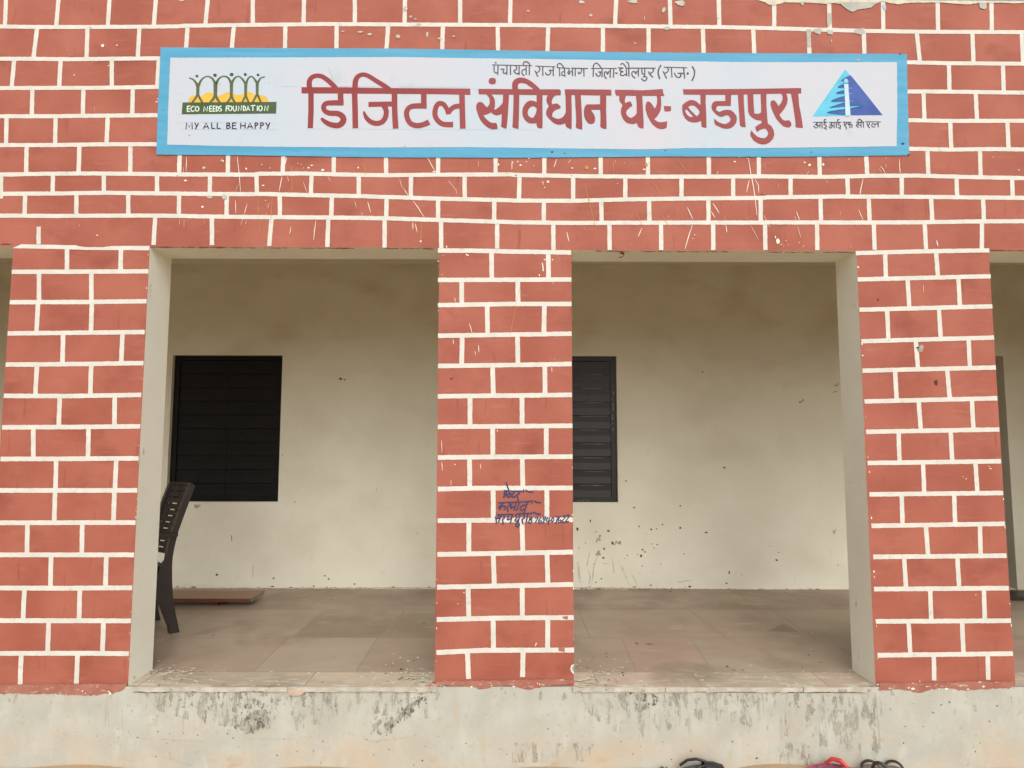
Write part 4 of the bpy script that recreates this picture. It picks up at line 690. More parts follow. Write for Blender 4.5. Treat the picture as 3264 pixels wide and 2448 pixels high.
# --- emblem of five people over a green banner
em = empty('people_emblem', at(735, 363, 1, YI)); em.parent = sign; em.matrix_parent_inverse = sign.matrix_world.inverted()
y = MB(); y.poly(L1, [(245, 715), (260, 650), (300, 595), (350, 575), (420, 590), (500, 600), (560, 550), (620, 518), (690, 520), (760, 555), (830, 580), (900, 570), (970, 530), (1040, 515), (1110, 535), (1190, 570), (1260, 570), (1330, 545), (1400, 512), (1470, 515), (1530, 550), (1600, 575), (1690, 570), (1750, 590), (1800, 650), (1822, 712)], M['yellow'], YI + 0.0004); y.build('yellow_hills', em)
y = MB(); y.poly(L1, [(135, 715), (1975, 705), (1965, 928), (118, 942)], M['green'], YI - 0.0012, rag=0.0003); y.build('green_banner', em)
y = MB()
def gp(*p_, w): y.stroke(L1, list(p_), w, M['green_body'], YI, True, 0.0001)
for bx, top, bot, ww, lg, sp in ((435, 340, 600, 72, 45, 112), (780, 330, 620, 84, 52, 108), (1093, 310, 640, 68, 44, 92), (1372, 325, 635, 64, 40, 74), (1598, 315, 600, 62, 44, 92)):
    gp((bx, top), (bx - 2, (top + bot) / 2), (bx - 4, bot), w=[ww, ww * .92, ww * .8])
    gp((bx - 10, bot - 40), (bx - 40, bot + 20), (bx - sp, 718), w=[lg, lg, lg * .9]); gp((bx + 8, bot - 40), (bx + 36, bot + 30), (bx + sp * .8, 718), w=[lg, lg, lg * .9])
gp((262, 235), (335, 262), (390, 320), (425, 390), w=[22, 30, 46, 60])
gp((450, 385), (485, 300), (545, 235), (612, 206), (680, 222), (735, 270), (775, 350), w=[56, 42, 32, 24, 32, 42, 60])
gp((790, 350), (845, 250), (935, 202), (1025, 232), (1085, 330), w=[60, 38, 24, 38, 58])
gp((1100, 330), (1155, 240), (1228, 202), (1300, 252), (1365, 345), w=[56, 36, 24, 36, 54])
gp((1380, 345), (1420, 245), (1475, 205), (1530, 240), (1590, 330), w=[52, 34, 24, 34, 54])
gp((1606, 330), (1650, 252), (1690, 228), (1745, 213), w=[50, 32, 24, 22])
for cx, cy, rx, ry in ((415, 198, 30, 24), (770, 183, 36, 32), (1095, 167, 38, 32), (1362, 167, 30, 28), (1612, 175, 28, 22)): y.disc(L1, (cx, cy), rx, ry, M['head'], YI, 14, .08)
y.build('dancing_figures', em)
def latin(name, breaks, crop, specs, m, yy, w):
    mb = MB()
    for n_, s_ in enumerate(specs):
        if n_ in breaks: mb.build(name, em); mb = MB()
        mb.stroke(crop, s_[1:] if s_[0] == 's' else s_, w, m, yy, s_[0] == 's', 0.0001)
    mb.build(name, em)
def ell(cx, cy, rx, ry): return ['s'] + [(cx + rx * math.sin(6.283 * i / 10), cy - ry * math.cos(6.283 * i / 10)) for i in range(11)]
latin('banner_word', (6, 18), L1, [[(230, 785), (227, 898)], [(230, 790), (290, 786)], [(228, 840), (278, 838)], [(227, 895), (280, 893)], ['s', (368, 800), (335, 793), (303, 830), (303, 868), (330, 890), (368, 875)], ell(420, 840, 34, 46),
              [(550, 892), (555, 795), (615, 888), (625, 790)], [(665, 785), (663, 892)], [(665, 788), (715, 786)], [(665, 838), (708, 837)], [(663, 890), (718, 888)], [(737, 783), (733, 892)], [(737, 788), (775, 785)], [(735, 838), (770, 837)], [(733, 890), (775, 888)],
              [(795, 785), (793, 890)], ['s', (795, 788), (828, 805), (836, 840), (825, 875), (793, 890)], ['s', (900, 788), (868, 792), (856, 818), (893, 850), (893, 878), (850, 886)],
              [(992, 780), (985, 892)], [(992, 785), (1045, 780)], [(990, 832), (1030, 830)], ell(1068, 830, 33, 46), ['s', (1125, 785), (1130, 860), (1155, 885), (1182, 865), (1188, 780)], [(1225, 885), (1232, 785), (1280, 880), (1292, 775)],
              [(1327, 780), (1325, 882)], ['s', (1327, 782), (1360, 800), (1368, 830), (1358, 865), (1325, 882)], [(1385, 885), (1417, 782), (1450, 880)], [(1397, 848), (1440, 846)], [(1470, 782), (1560, 774)], [(1514, 780), (1510, 882)], [(1602, 778), (1598, 882)], ell(1660, 830, 34, 48), [(1740, 882), (1746, 780), (1800, 882), (1812, 778)]], M['mint'], YI - 0.0022, 21)
latin('motto_word', (3, 9, 16), L1, [[(200, 1235), (212, 1112), (265, 1205), (320, 1112), (325, 1235)], [(372, 1110), (408, 1178)], [(447, 1118), (385, 1238)], [(542, 1232), (595, 1115), (648, 1232)], [(565, 1192), (628, 1192)], [(705, 1112), (705, 1226)], [(703, 1224), (772, 1222)], [(815, 1112), (812, 1226)], [(810, 1224), (882, 1226)],
              [(1002, 1112), (1000, 1232)], ['s', (1000, 1118), (1050, 1122), (1052, 1150), (1005, 1168)], ['s', (1005, 1168), (1062, 1182), (1058, 1215), (1000, 1228)], [(1115, 1112), (1110, 1234)], [(1113, 1118), (1192, 1118)], [(1113, 1170), (1176, 1170)], [(1108, 1230), (1192, 1230)],
              [(1275, 1112), (1273, 1228)], [(1360, 1112), (1360, 1228)], [(1275, 1170), (1360, 1170)], [(1405, 1228), (1455, 1112), (1507, 1228)], [(1425, 1190), (1487, 1190)], [(1555, 1232), (1556, 1112)], ['s', (1556, 1116), (1602, 1126), (1602, 1156), (1558, 1172)], [(1660, 1232), (1665, 1108)], ['s', (1665, 1112), (1714, 1122), (1712, 1155), (1663, 1170)], [(1762, 1112), (1802, 1172)], [(1842, 1112), (1790, 1238)]], M['plum'], YI, 22)
# --- triangle emblem
te = empty('triangle_emblem', at(2700, 372, 1, YI)); te.parent = sign; te.matrix_parent_inverse = sign.matrix_world.inverted()
T8 = Crop(2580, 210, .11302)
y = MB(); y.poly(T8, [(1010, 95), (2070, 1388), (1160, 1400), (500, 1425), (80, 1432)], M['cyan'], YI + 0.0004, rag=0.0003); y.build('cyan_triangle', te)
y = MB()
bl = [(1155, 255), (1240, 355), (1700, 925), (2062, 1388), (1160, 1392), (1000, 1385), (820, 1365), (700, 1350), (510, 1322), (560, 1290), (820, 1245), (1000, 1220), (1150, 1200), (1300, 1168), (1500, 1136), (1300, 1118), (1140, 1128), (1000, 1136), (850, 1148), (640, 1172), (578, 1168), (720, 1122), (860, 1072), (1000, 1035), (1000, 1002), (750, 1003), (618, 997), (650, 968), (800, 908), (990, 848), (990, 778), (830, 782), (755, 766), (860, 718), (985, 688), (980, 607), (830, 612), (808, 592), (870, 550), (960, 522), (1000, 500), (975, 440), (920, 437), (895, 420), (960, 368), (1060, 308)]
y.poly(T8, bl, M['navy'], YI)
for pts in ([(895, 425), (960, 370), (1070, 305)], [(805, 595), (870, 550), (960, 525)], [(805, 595), (850, 612), (980, 606)], [(755, 766), (860, 720), (985, 690)], [(755, 766), (830, 782), (985, 778)], [(618, 995), (660, 965), (800, 908), (990, 850)], [(618, 997), (750, 1003), (1000, 1000)], [(578, 1168), (720, 1122), (860, 1072), (1000, 1038)], [(578, 1168), (640, 1172), (850, 1148), (1005, 1136)], [(510, 1322), (560, 1290), (820, 1245), (1000, 1222)], [(510, 1322), (700, 1350), (1000, 1383)], [(1140, 1125), (1300, 1116), (1500, 1134)], [(1150, 1205), (1300, 1172), (1450, 1148)]):
    y.stroke(T8, pts, 11, M['teal_line'], YI - .0012, True)
y.build('blue_field', te)
y = MB(); y.poly(T8, [(978, 505), (1098, 505), (1108, 700), (1130, 1000), (1162, 1405), (1015, 1412), (1005, 1000), (985, 700)], M['icy'], YI - 0.0024, rag=0.0002); y.disc(T8, (1030, 425), 60, 70, M['dome'], YI - .0024, 18)
for pts in ([(1100, 628), (1205, 624)], [(1110, 785), (1195, 770)], [(1130, 994), (1220, 990)], [(1085, 455), (1130, 438)]): y.stroke(T8, pts, 13, M['icy'], YI - .0024, False, 0, .4)
y.stroke(T8, [(985, 488), (1090, 488)], 12, M['teal_line'], YI - .0036, False)
y.build('pale_column', te)
T9 = Crop(2580, 370, .1085); y = MB()
def k9(*p_, w=27): y.stroke(T9, list(p_), w, M['black_ink'], YI, True, 0.0001)
k9((110, 180), (320, 182), (530, 178), w=22); k9((168, 248), (215, 240), (235, 212), (200, 208)); k9((190, 270), (245, 265), (245, 315), (190, 350), (125, 280)); k9((245, 290), (312, 270)); k9((315, 185), (310, 355)); k9((370, 185), (375, 355))
k9((490, 190), (440, 215), (432, 250), (490, 268), (500, 312), (450, 350), (420, 335)); k9((445, 345), (510, 398)); k9((455, 180), (432, 125), (455, 98), (495, 108))
k9((570, 180), (750, 182), (935, 180), w=22); k9((605, 245), (650, 238), (665, 212), (635, 208)); k9((615, 270), (665, 268), (660, 325), (620, 350), (572, 292)); k9((665, 290), (728, 275)); k9((730, 190), (725, 355)); k9((790, 190), (795, 350))
k9((900, 190), (855, 215), (847, 250), (905, 270), (918, 312), (885, 348), (838, 330)); k9((870, 350), (925, 375)); k9((850, 180), (830, 125), (848, 100), (880, 110))
k9((980, 172), (1110, 178), (1240, 178), w=22); k9((1030, 190), (1030, 265), (1080, 240), (1087, 190)); k9((1035, 262), (1065, 305), (1088, 350), (1075, 392)); k9((1140, 190), (1145, 248), (1190, 250)); k9((1190, 185), (1190, 345)); k9((1195, 245), (1240, 235), (1258, 285), (1240, 340))
k9((1370, 180), (1490, 180), (1610, 176), w=22); k9((1442, 180), (1430, 125), (1470, 88), (1525, 125), (1560, 175)); k9((1440, 190), (1452, 220), (1388, 245), (1400, 290), (1450, 335)); k9((1420, 245), (1470, 270), (1520, 250)); k9((1515, 185), (1520, 340)); k9((1590, 185), (1590, 340))
k9((1640, 162), (1870, 166), (2105, 170), w=22); k9((1700, 180), (1705, 265), (1758, 250), (1770, 185)); k9((1712, 262), (1740, 310), (1775, 352)); k9((2020, 230), (1960, 225), (1930, 270), (1908, 230), (1865, 215), (1835, 250), (1850, 305), (1925, 325)); k9((2020, 175), (2025, 325))
y.build('caption_lettering', te)

# ---------------------------------------------------------------- back wall with windows and door recess
bw = empty('back_wall', (0, YB, 0))
tag(bw, 'dirty cream plaster rear wall of the verandah with two black shuttered windows', 'wall')
WZ0, WZ1 = EYE - 0.508, EYE + 0.716
WIN = [(-2.845, -1.92), (-0.03, 0.900)]
DOOR = (3.15, 4.178, EYE + 0.722)
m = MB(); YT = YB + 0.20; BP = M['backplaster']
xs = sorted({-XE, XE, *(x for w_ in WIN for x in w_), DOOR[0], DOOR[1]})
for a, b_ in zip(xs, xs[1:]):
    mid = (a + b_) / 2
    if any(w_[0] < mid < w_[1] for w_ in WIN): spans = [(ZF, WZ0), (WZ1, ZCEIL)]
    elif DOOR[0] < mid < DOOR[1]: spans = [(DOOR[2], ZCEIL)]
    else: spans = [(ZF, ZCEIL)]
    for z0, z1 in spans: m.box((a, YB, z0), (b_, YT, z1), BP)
BK = Crop(1740, 1080, .6028); yb = YB - 0.0008
for cx, cy, rx, ry in ((167, 1007, 8, 8), (330, 1015, 8, 6), (308, 1110, 5, 6), (304, 1158, 6, 6), (510, 1115, 5, 4), (502, 1147, 6, 9), (557, 1008, 6, 6), (585, 1005, 4, 3), (617, 982, 5, 4), (710, 1000, 6, 5), (848, 1025, 8, 4), (944, 682, 6, 5), (424, 752, 5, 4), (465, 892, 7, 4), (710, 883, 5, 5), (732, 1137, 4, 3), (606, 1190, 3, 3), (510, 1202, 3, 3), (970, 1235, 4, 8), (955, 1293, 5, 4), (1220, 1170, 7, 4), (1545, 1197, 3, 4), (828, 176, 5, 4), (494, 992, 4, 5), (235, 962, 3, 8), (265, 1288, 4, 4), (1230, 1130, 3, 3), (560, 1085, 6, 2), (588, 1088, 4, 3), (570, 1105, 3, 3), (523, 1127, 6, 3), (265, 1020, 4, 3), (350, 1080, 6, 8), (390, 1080, 9, 9), (174, 1107, 4, 3), (430, 1145, 2, 6), (660, 1335, 8, 4), (930, 1325, 6, 3), (760, 1310, 8, 4), (555, 1303, 6, 3), (210, 1080, 2, 5), (1035, 1250, 3, 2), (1185, 1095, 3, 2)):
    m.disc(BK, (cx, cy), rx, ry, M['dirt'], yb, 8, 0.4)
for cx, cy, rx, ry in ((280, 1055, 12, 16), (375, 1083, 18, 10), (280, 1130, 16, 12), (1525, 1020, 10, 10), (1530, 245, 12, 5), (1530, 280, 12, 4), (1548, 240, 6, 6), (1350, 330, 12, 12)):
    for q in range(6): m.disc(BK, (cx + rnd.uniform(-rx, rx), cy + rnd.uniform(-ry, ry)), rx * rnd.uniform(.25, .6), ry * rnd.uniform(.3, .6), M['smudge'], yb, 8, 0.5)
for pts, w_ in (([(275, 1140), (255, 1200), (242, 1300)], 7), ([(220, 1200), (235, 1260), (225, 1300)], 6), ([(170, 1180), (180, 1290)], 9), ([(350, 1160), (360, 1240)], 5), ([(385, 1170), (410, 1230), (440, 1300)], 4), ([(455, 1250), (490, 1310)], 4), ([(690, 1290), (740, 1280), (775, 1275)], 5), ([(230, 1130), (215, 1210)], 5), ([(300, 1190), (335, 1185)], 5)):
    m.stroke(BK, dense(pts, 14), w_, M['faint_smear'], yb - .0008, False, .004, .7)
for k in range(18): m.disc(BK, (rnd.gauss(380, 190), rnd.gauss(1180, 80)), rnd.uniform(1, 4), rnd.uniform(1, 4), rnd.choice((M['dirt'], M['smudge'])), yb, 6, .4)
for u, v, r_ in ((1086, 1208, 5), (1098, 1210, 3), (692, 1832, 4), (872, 1843, 3), (1035, 1835, 3), (1047, 1846, 3), (1000, 1868, 3), (1130, 1862, 3), (770, 1400, 2), (940, 1600, 2), (1200, 1560, 2), (1330, 1700, 2), (900, 1450, 2)): m.disc(FULL, (u, v), r_, r_ * .8, M['dirt'], yb, 7, .4)
m.stroke(FULL, dense([(738, 1706), (739, 1725)], 5), 2, M['dirt'], yb - .0008, False); m.stroke(FULL, dense([(807, 1800), (806, 1840)], 5), 1.6, M['smudge'], yb - .0008, False)
for q in range(5): m.disc(FULL, (628 + rnd.uniform(-9, 9), 1612 + rnd.uniform(-4, 4)), rnd.uniform(4, 9), rnd.uniform(3, 6), M['smudge'], yb, 9, .3)
for k in range(80):                                                      # grime along the foot of the wall
    u = rnd.choice((rnd.uniform(560, 1390), rnd.uniform(1830, 2708), rnd.uniform(1830, 2200))); v = 1875 + (u - 1600) * (0.0085 if u > 1800 else 0) - abs(rnd.gauss(0, 3)); m.disc(FULL, (u, v), rnd.uniform(2, 9), rnd.uniform(.8, 2.4), rnd.choice((M['smudge'], M['smudge'], M['dirt'])), yb, 7, .4)
m.stroke(FULL, dense([(552, 1876), (1390, 1874)], 8), 3, M['smudge'], yb - .0014, False, .0025, 0); m.stroke(FULL, dense([(1829, 1873), (2708, 1885)], 8), 3, M['smudge'], yb - .0014, False, .0025, 0)
m.build('rear_plaster', bw)
def window(x0, x1, two):
    root = empty('window', ((x0 + x1) / 2, YB, WZ0)); root.parent = bw; root.matrix_parent_inverse = bw.matrix_world.inverted()
    y0 = YB + 0.040; BM = M['black_matt'] if two else M['black_metal']
    f = MB(); t_ = 0.045
    f.box((x0, y0, WZ0), (x0 + t_, y0 + 0.05, WZ1), BM); f.box((x1 - t_, y0, WZ0), (x1, y0 + 0.05, WZ1), BM)
    f.box((x0 + t_, y0, WZ0), (x1 - t_, y0 + 0.05, WZ0 + 0.035), BM); f.box((x0 + t_, y0, WZ1 - 0.04), (x1 - t_, y0 + 0.05, WZ1), BM)
    f.build('window_frame', root)
    n = 10; zz0, zz1 = WZ0 + 0.035, WZ1 - 0.04; hh = (zz1 - zz0) / n
    mids = [(x0 + t_, (x0 + x1) / 2 - 0.001), ((x0 + x1) / 2 + 0.001, x1 - t_)]
    for a, b_ in mids:
        s_ = MB()
        for i in range(n):
            z0 = zz0 + i * hh; z1 = z0 + hh; k0 = 0.012 + rnd.uniform(0, .002)
            prof = [(y0 + k0, z0 + 0.0005), (y0 + k0 + .003, z0 + .0005 + hh * .5), (y0 + k0 + 0.001, z1 - 0.0035), (y0 + 0.034, z1 - 0.0035), (y0 + 0.034, z0 + .0005)]
            s_.hull([[(a, yy, z) for yy, z in prof], [(b_, yy, z) for yy, z in prof]], BM)
        s_.build('shutter_leaf', root)
    bk_ = MB(); bk_.box((x0 + .002, y0 + .0505, WZ0 + .002), (x1 - .002, y0 + .056, WZ1 - .002), BM); bk_.build('light_block_sheet', root)  # added black sheet, keeps sky light from leaking between the slats
    if two: return
    mm = MB(); xm = (x0 + x1) / 2; mm.box((xm - 0.014, y0 + 0.004, zz0), (xm + 0.014, y0 + 0.0119, zz1), BM); mm.build('meeting_rail', root)
    if not two:
        d_ = MB()
        for cx, cy, r_ in ((230, 590, 5), (275, 567, 4), (280, 240, 2), (320, 452, 3), (225, 290, 9), (215, 320, 8), (250, 770, 2)): d_.disc(BK, (cx, cy), r_, r_, M['dirt'], y0 + .0112, 8, .4)
        for k in range(26): d_.disc(BK, (rnd.uniform(345, 356) + 4, rnd.uniform(270, 480)), rnd.uniform(.8, 2.5), rnd.uniform(1, 5), M['smudge'], y0 - .0006, 6, .4)
        for k in range(10): d_.disc(BK, (rnd.uniform(165, 230), rnd.uniform(846, 856)), rnd.uniform(1, 3), rnd.uniform(1, 2), M['smudge'], y0 - .0006, 6, .4)
        for k in range(9): d_.stroke(BK, dense([(145 + rnd.uniform(0, 60), 190 + 73.2 * k), (300 + rnd.uniform(0, 40), 190 + 73.2 * k)], 20), 1.3, M['smudge'], y0 + .0108, False, .0006, .8)
        d_.build('rust_speck', root)
window(*WIN[0], True); window(*WIN[1], False)
d = empty('door', ((DOOR[0] + DOOR[1]) / 2, YB, ZF)); d.parent = bw; d.matrix_parent_inverse = bw.matrix_world.inverted()
q = MB(); q.box((DOOR[0], YB + 0.13, ZF), (DOOR[1], YB + 0.17, DOOR[2]), M['black_metal'])
for zz in (0.15, 0.72, 1.29): q.box((DOOR[0] + 0.12, YB + 0.118, ZF + zz), (DOOR[1] - 0.12, YB + 0.1295, ZF + zz + 0.45), M['black_metal'])
q.build('door_leaf', d)

# ---------------------------------------------------------------- plank by the back wall
def plank(name, label, corners, z0, th, top, side, end):
    root = empty(name, (sum(c[0] for c in corners) / 4, sum(c[1] for c in corners) / 4, ZF)); tag(root, label, 'plank')
    mb = MB(); lo = [(x, y_, z0) for x, y_ in corners]; hi = [(x, y_, z0 + th) for x, y_ in corners]
    mb.face(hi, top); mb.face(lo[::-1], side)
    for i, mm in zip(range(4), (side, end, side, end)): j = (i + 1) % 4; mb.face((lo[i], lo[j], hi[j], hi[i]), mm)
    mb.build('board', root)
    for f in (0.25, 0.72):
        x = corners[0][0] + (corners[1][0] - corners[0][0]) * f; y0, y1 = corners[0][1] + .05, corners[3][1] - .03
        k = MB(); k.box((x, y0, ZF + 0.001), (x + .06, y1, z0 - 0.0005), side); k.build('batten', root)
    return root
z0 = ZF + 0.035
a = at(800, 1919, 2, z0); e = at(843, 1892, 2, z0)
plank('wooden_plank', 'reddish brown wooden plank lying low along the back wall, under the left window', [(-3.05, a.y), (a.x, a.y), (e.x, e.y), (-3.05, e.y)], z0, 0.024, M['wood'], M['wood_edge'], M['wood_end'])
a = at(3222, 1914, 2, ZF + .002)
bo = MB()
P = [(a.x - .35, a.y), (a.x + 1.1, a.y), (a.x + 1.1, a.y + .16), (a.x - .35, a.y + .24)]
bo.face([(x, y_, ZF + .030) for x, y_ in P], M['chair']); bo.face([(x, y_, ZF + .002) for x, y_ in P][::-1], M['chair'])
for i in range(4): j = (i + 1) % 4; bo.face([(*P[i], ZF + .002), (*P[j], ZF + .002), (*P[j], ZF + .030), (*P[i], ZF + .030)], M['chair'])
tag(bo.build('dark_board'), 'dark flat board on the verandah floor behind the right pillar', 'board')

# ---------------------------------------------------------------- plastic chair, seen past the left jamb
foot = at(560, 2014, 2, ZF); Fv = Vector((-0.727, -0.687, 0)); Lv = Vector((0.687, -0.727, 0)); HW = 0.198
org = Vector((foot.x, foot.y, ZF)) - Lv * HW        # middle of the rear feet
ch = empty('plastic_chair', org)
tag(ch, 'dark brown plastic armchair with slotted back, half hidden by the left jamb', 'chair')
def lp(l, f, z): return org + Lv * l + Fv * f + Vector((0, 0, z))
CH = M['chair']
def fb(z):                       # forward position of the back's side rails at height z
    pts = [(0.0, 0.0), (0.12, 0.028), (0.25, 0.052), (0.40, 0.062), (0.50, 0.058), (0.62, 0.036), (0.75, -0.004), (0.86, -0.040), (0.93, -0.062)]
    for (za, fa), (zb, fbb) in zip(pts, pts[1:]):
        if z <= zb: return fa + (fbb - fa) * (z - za) / (zb - za)
    return pts[-1][1]
def sect(cl, cf, z, wl, wf): return [lp(cl - wl / 2, cf - wf / 2, z), lp(cl + wl / 2, cf - wf / 2, z), lp(cl + wl / 2, cf + wf / 2, z), lp(cl - wl / 2, cf + wf / 2, z)]
for sgn in (1, -1):              # rear legs: a tapering plate that runs up into the back's side rail
    mb = MB(); rings = []
    for z, wl, wf in ((0.0, .050, .056), (0.04, .048, .054), (0.12, .047, .066), (0.22, .046, .084), (0.32, .045, .092), (0.42, .044, .070), (0.455, .0438, .040)):
        rings.append(sect(sgn * HW, fb(z) - .016 + wf / 2, z, wl, wf))
    mb.hull(rings, CH); mb.build('leg', ch)
    mb = MB(); rings = []        # front leg
    for z, wl, wf in ((0.0, .045, .045), (0.04, .044, .044), (0.15, .046, .055), (0.28, .048, .070), (0.40, .050, .085)):
        rings.append(sect(sgn * (HW + .012), 0.50 - .08 * z, z, wl, wf))
    mb.hull(rings, CH); mb.build('leg', ch)
    mb = MB(); rings = []        # armrest with its upright
    for f_, z in ((fb(.61) - .012, .615), (.16, .615), (.28, .612), (.38, .600), (.44, .578)):
        c0 = lp(sgn * (HW + .022), f_, z)
        rings.append([c0 + Lv * s1 * .027 + Vector((0, 0, s2 * .011)) for s1, s2 in ((-1, -1), (1, -1), (1, 1), (-1, 1))])
    mb.hull(rings, CH)
    mb.hull([sect(sgn * (HW + .020), .430, .574, .046, .05), sect(sgn * (HW + .016), .450, .52, .044, .05), sect(sgn * (HW + .012), .468, .400, .044, .07)], CH)
    mb.build('armrest', ch)
mb = MB()                        # back: side rails, slats with slots between, a raised top band
def bp(s_, z, off=0.0): return lp(s_ * (HW - .012), fb(z) - .045 * (1 - s_ * s_) + off, z)
NS = 16
def band(z0, z1, s0=-1.0, s1=1.0):
    n = max(1, int(NS * (s1 - s0) / 2)); rings = []
    for i in range(n + 1):
        s_ = s0 + (s1 - s0) * i / n; rings.append([bp(s_, z0, -.006), bp(s_, z0, .006), bp(s_, z1, .006), bp(s_, z1, -.006)])
    mb.hull(rings, CH)
zs = [0.505]
for k in range(11): z = 0.4645 + k * 0.0405; band(z, z + 0.0320)
band(0.4645 + 11 * .0405, 0.925)
for k in range(4):
    s_ = -1 + (k + .5) / 4 * 2
    mb.hull([[bp(s_ - .07, z_, -.005), bp(s_ + .07, z_, -.005), bp(s_ + .07, z_, .005), bp(s_ - .07, z_, .005)] for z_ in [.467 + .02 * i for i in range(23)]], CH)
for sgn in (1, -1):
    mb.hull([[lp(sgn * HW - .022, fb(z_) - .016, z_), lp(sgn * HW + .022, fb(z_) - .016, z_), lp(sgn * HW + .022, fb(z_) + .022, z_), lp(sgn * HW - .022, fb(z_) + .022, z_)] for z_ in [.43 + i * .049 for i in range(11)]], CH)
mb.build('backrest', ch)
mb = MB(); nx_, ny_ = 8, 8       # dished seat with a rim
def sp_(i, j, dz): s_ = -1 + 2 * i / nx_; f_ = .075 + .43 * j / ny_; return lp(s_ * (HW - .004), f_, .425 - .022 * (1 - s_ * s_) * math.sin(math.pi * j / ny_) + .012 * j / ny_ + dz)
for i in range(nx_):
    for j in range(ny_): mb.face((sp_(i, j, 0), sp_(i, j + 1, 0), sp_(i + 1, j + 1, 0), sp_(i + 1, j, 0)), CH); mb.face((sp_(i, j, -.012), sp_(i + 1, j, -.012), sp_(i + 1, j + 1, -.012), sp_(i, j + 1, -.012)), CH)
def rim(p0, p1): mb.face((p0 - Vector((0, 0, .055)), p1 - Vector((0, 0, .055)), p1, p0), CH)
for i in range(nx_): rim(sp_(i, ny_, 0), sp_(i + 1, ny_, 0)); rim(sp_(i, 0, 0), sp_(i + 1, 0, 0))
for j in range(ny_): rim(sp_(0, j, 0), sp_(0, j + 1, 0)); rim(sp_(nx_, j, 0), sp_(nx_, j + 1, 0))
mb.build('seat', ch)
bpy.context.view_layer.update()

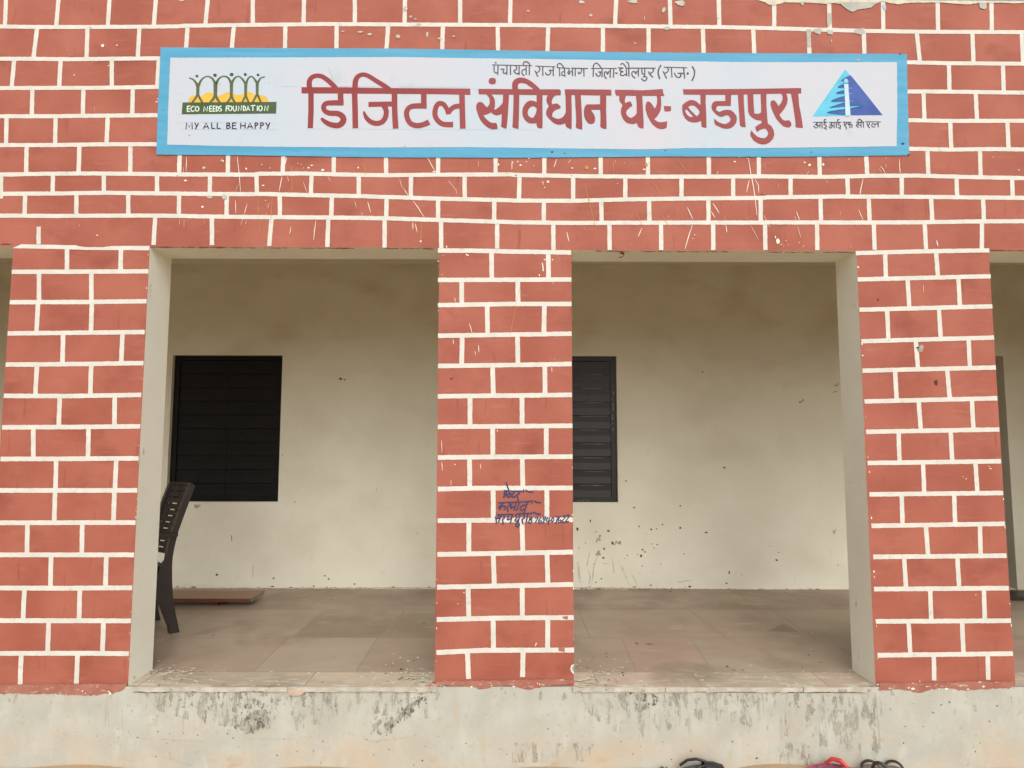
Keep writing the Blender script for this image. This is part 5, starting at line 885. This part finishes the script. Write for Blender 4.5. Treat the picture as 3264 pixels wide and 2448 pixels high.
# ---------------------------------------------------------------- footwear left at the foot of the plinth
def sole_outline(L, W, n=22):
    pts = []
    for i in range(n):
        th = 6.283 * i / n; x = math.cos(th) * L / 2; wv = W / 2 * (0.88 + .16 * math.cos(th) - .10 * math.cos(2 * th)); pts.append((x, math.sin(th) * wv))
    return pts
def slipper(name, label, group, T, L, W, m_sole, m_in, m_strap, kind):
    root = empty(name, T.to_translation()); tag(root, label, 'sandal', group)
    def X(p_): return T @ Vector(p_)
    s_ = MB(); o_ = sole_outline(L, W)
    s_.hull([[X((x, y_, 0)) for x, y_ in o_], [X((x * 1.01, y_ * 1.02, .012)) for x, y_ in o_], [X((x, y_, .022)) for x, y_ in o_]], m_sole); s_.build('sole', root)
    s_ = MB(); s_.face([X((x * .93, y_ * .9, .0235)) for x, y_ in o_], m_in); s_.build('insole', root)
    s_ = MB()
    if kind == 'loops':
        for x0, rr, hgt in ((.065, .0065, .036), (-.075, .0075, .064)):
            q_ = [X((x0 + (-.03 * math.sin(math.pi * i / 14) if x0 < 0 else .012 * math.sin(math.pi * i / 14)), math.cos(math.pi * i / 14) * W * .5, .018 + math.sin(math.pi * i / 14) * hgt)) for i in range(15)]
            s_ = MB(); s_.tube(q_, rr, m_strap, 8); s_.build('strap', root)
        return
    if kind == 'clog':
        rings = []
        for i in range(13):
            th = math.pi * i / 12; yy = math.cos(th) * W * .52; zz = .010 + math.sin(th) * .050
            rings.append([X((.105, yy * .94, zz * .72)), X((.06, yy, zz)), X((.01, yy * 1.02, zz * 1.12)), X((.01, yy * .97, zz * 1.12 - .005)), X((.06, yy * .95, zz - .005)), X((.105, yy * .88, zz * .72 - .005))])
        s_.hull(rings, m_strap)
        for sg_ in (1, -1):
            q_ = [Vector((.02, sg_ * .012, .062)), Vector((-.02, sg_ * W * .30, .066)), Vector((-.06, sg_ * W * .44, .052)), Vector((-.095, sg_ * W * .47, .022))]
            qq = []
            for a_, b_ in zip(q_, q_[1:]): qq += [a_.lerp(b_, k / 4) for k in range(4)]
            s_.tube([X(v_) for v_ in qq + [q_[-1]]], .0065, m_strap, 8)
    if kind == 'thong':
        for sg_ in (1, -1):
            c_ = [(L * .30, 0, .022), (L * .27, sg_ * .006, .042), (L * .16, sg_ * W * .27, .062), (L * .02, sg_ * W * .44, .055), (-L * .10, sg_ * W * .47, .022)]
            pts = [Vector(v_) for v_ in c_]; q_ = []
            for i in range(len(pts) - 1):
                for k in range(5): q_.append(pts[i].lerp(pts[i + 1], k / 5))
            q_.append(pts[-1]); s_.tube([X(v_) for v_ in q_], [.006 + .0045 * math.sin(math.pi * i / (len(q_) - 1)) for i in range(len(q_))], m_strap, 8)
    elif kind == 'band':
        rings = []
        for i in range(13):
            th = math.pi * i / 12; yy = math.cos(th) * W * .5; zz = .012 + math.sin(th) * .052
            rings.append([X((.085, yy, zz)), X((-.005, yy * 1.02, zz * 1.05)), X((-.005, yy * .98, zz * 1.05 - .005)), X((.085, yy * .96, zz - .005))])
        s_.hull(rings, m_strap)
    s_.build('strap', root)
def place(u, yy, z, rz, rx=0, ry=0):
    x = at(u, 2446, 1, yy).x
    return Matrix.Translation((x, yy, z)) @ Matrix.Rotation(math.radians(rz), 4, 'Z') @ Matrix.Rotation(math.radians(ry), 4, 'Y') @ Matrix.Rotation(math.radians(rx), 4, 'X')
slipper('sandal', 'black sandal with a wide dark strap, leftmost footwear against the plinth', 'footwear by the plinth', place(2236, -0.080, 0.000, 3, 14, 0), .25, .088, M['sole_black'], M['grey_insole'], M['sole_black'], 'clog')
slipper('sandal', 'red rubber flip-flop with a dark pink insole, tilted against the plinth', 'footwear by the plinth', place(2652, -0.080, 0.004, -12, 24, 0), .24, .088, M['red_rubber'], M['pink_insole'], M['red_rubber'], 'thong')
slipper('sandal', 'dark brown strappy sandal with low strap loop, right beside the red flip-flop', 'footwear by the plinth', place(2772, -0.125, 0.002, 58), .24, .085, M['brown_strap'], M['tan_sole'], M['brown_strap'], 'loops')
slipper('sandal', 'dark brown strappy sandal with tall heel strap, rightmost footwear at the plinth', 'footwear by the plinth', place(2832, -0.105, 0.004, 40, 0, 6), .24, .085, M['brown_strap'], M['tan_sole'], M['brown_strap'], 'loops')
# small weed by the black sandal
wd = MB(); c0 = at(2112, 2446, 1, -0.03)
for k in range(7):
    a_ = rnd.uniform(-.8, .8); h_ = rnd.uniform(.015, .035); b0 = Vector((c0.x + rnd.uniform(-.02, .02), -0.035 + rnd.uniform(-.01, .005), 0)); t0 = b0 + Vector((math.sin(a_) * h_, -.006, h_ * math.cos(a_))); sd_ = Vector((.006, 0, 0))
    wd.face((b0, (b0 + t0) / 2 + sd_, t0, (b0 + t0) / 2 - sd_), M['leaf'])
tag(wd.build('weed'), 'tiny green weed sprouting at the plinth beside the black sandal', 'plant')
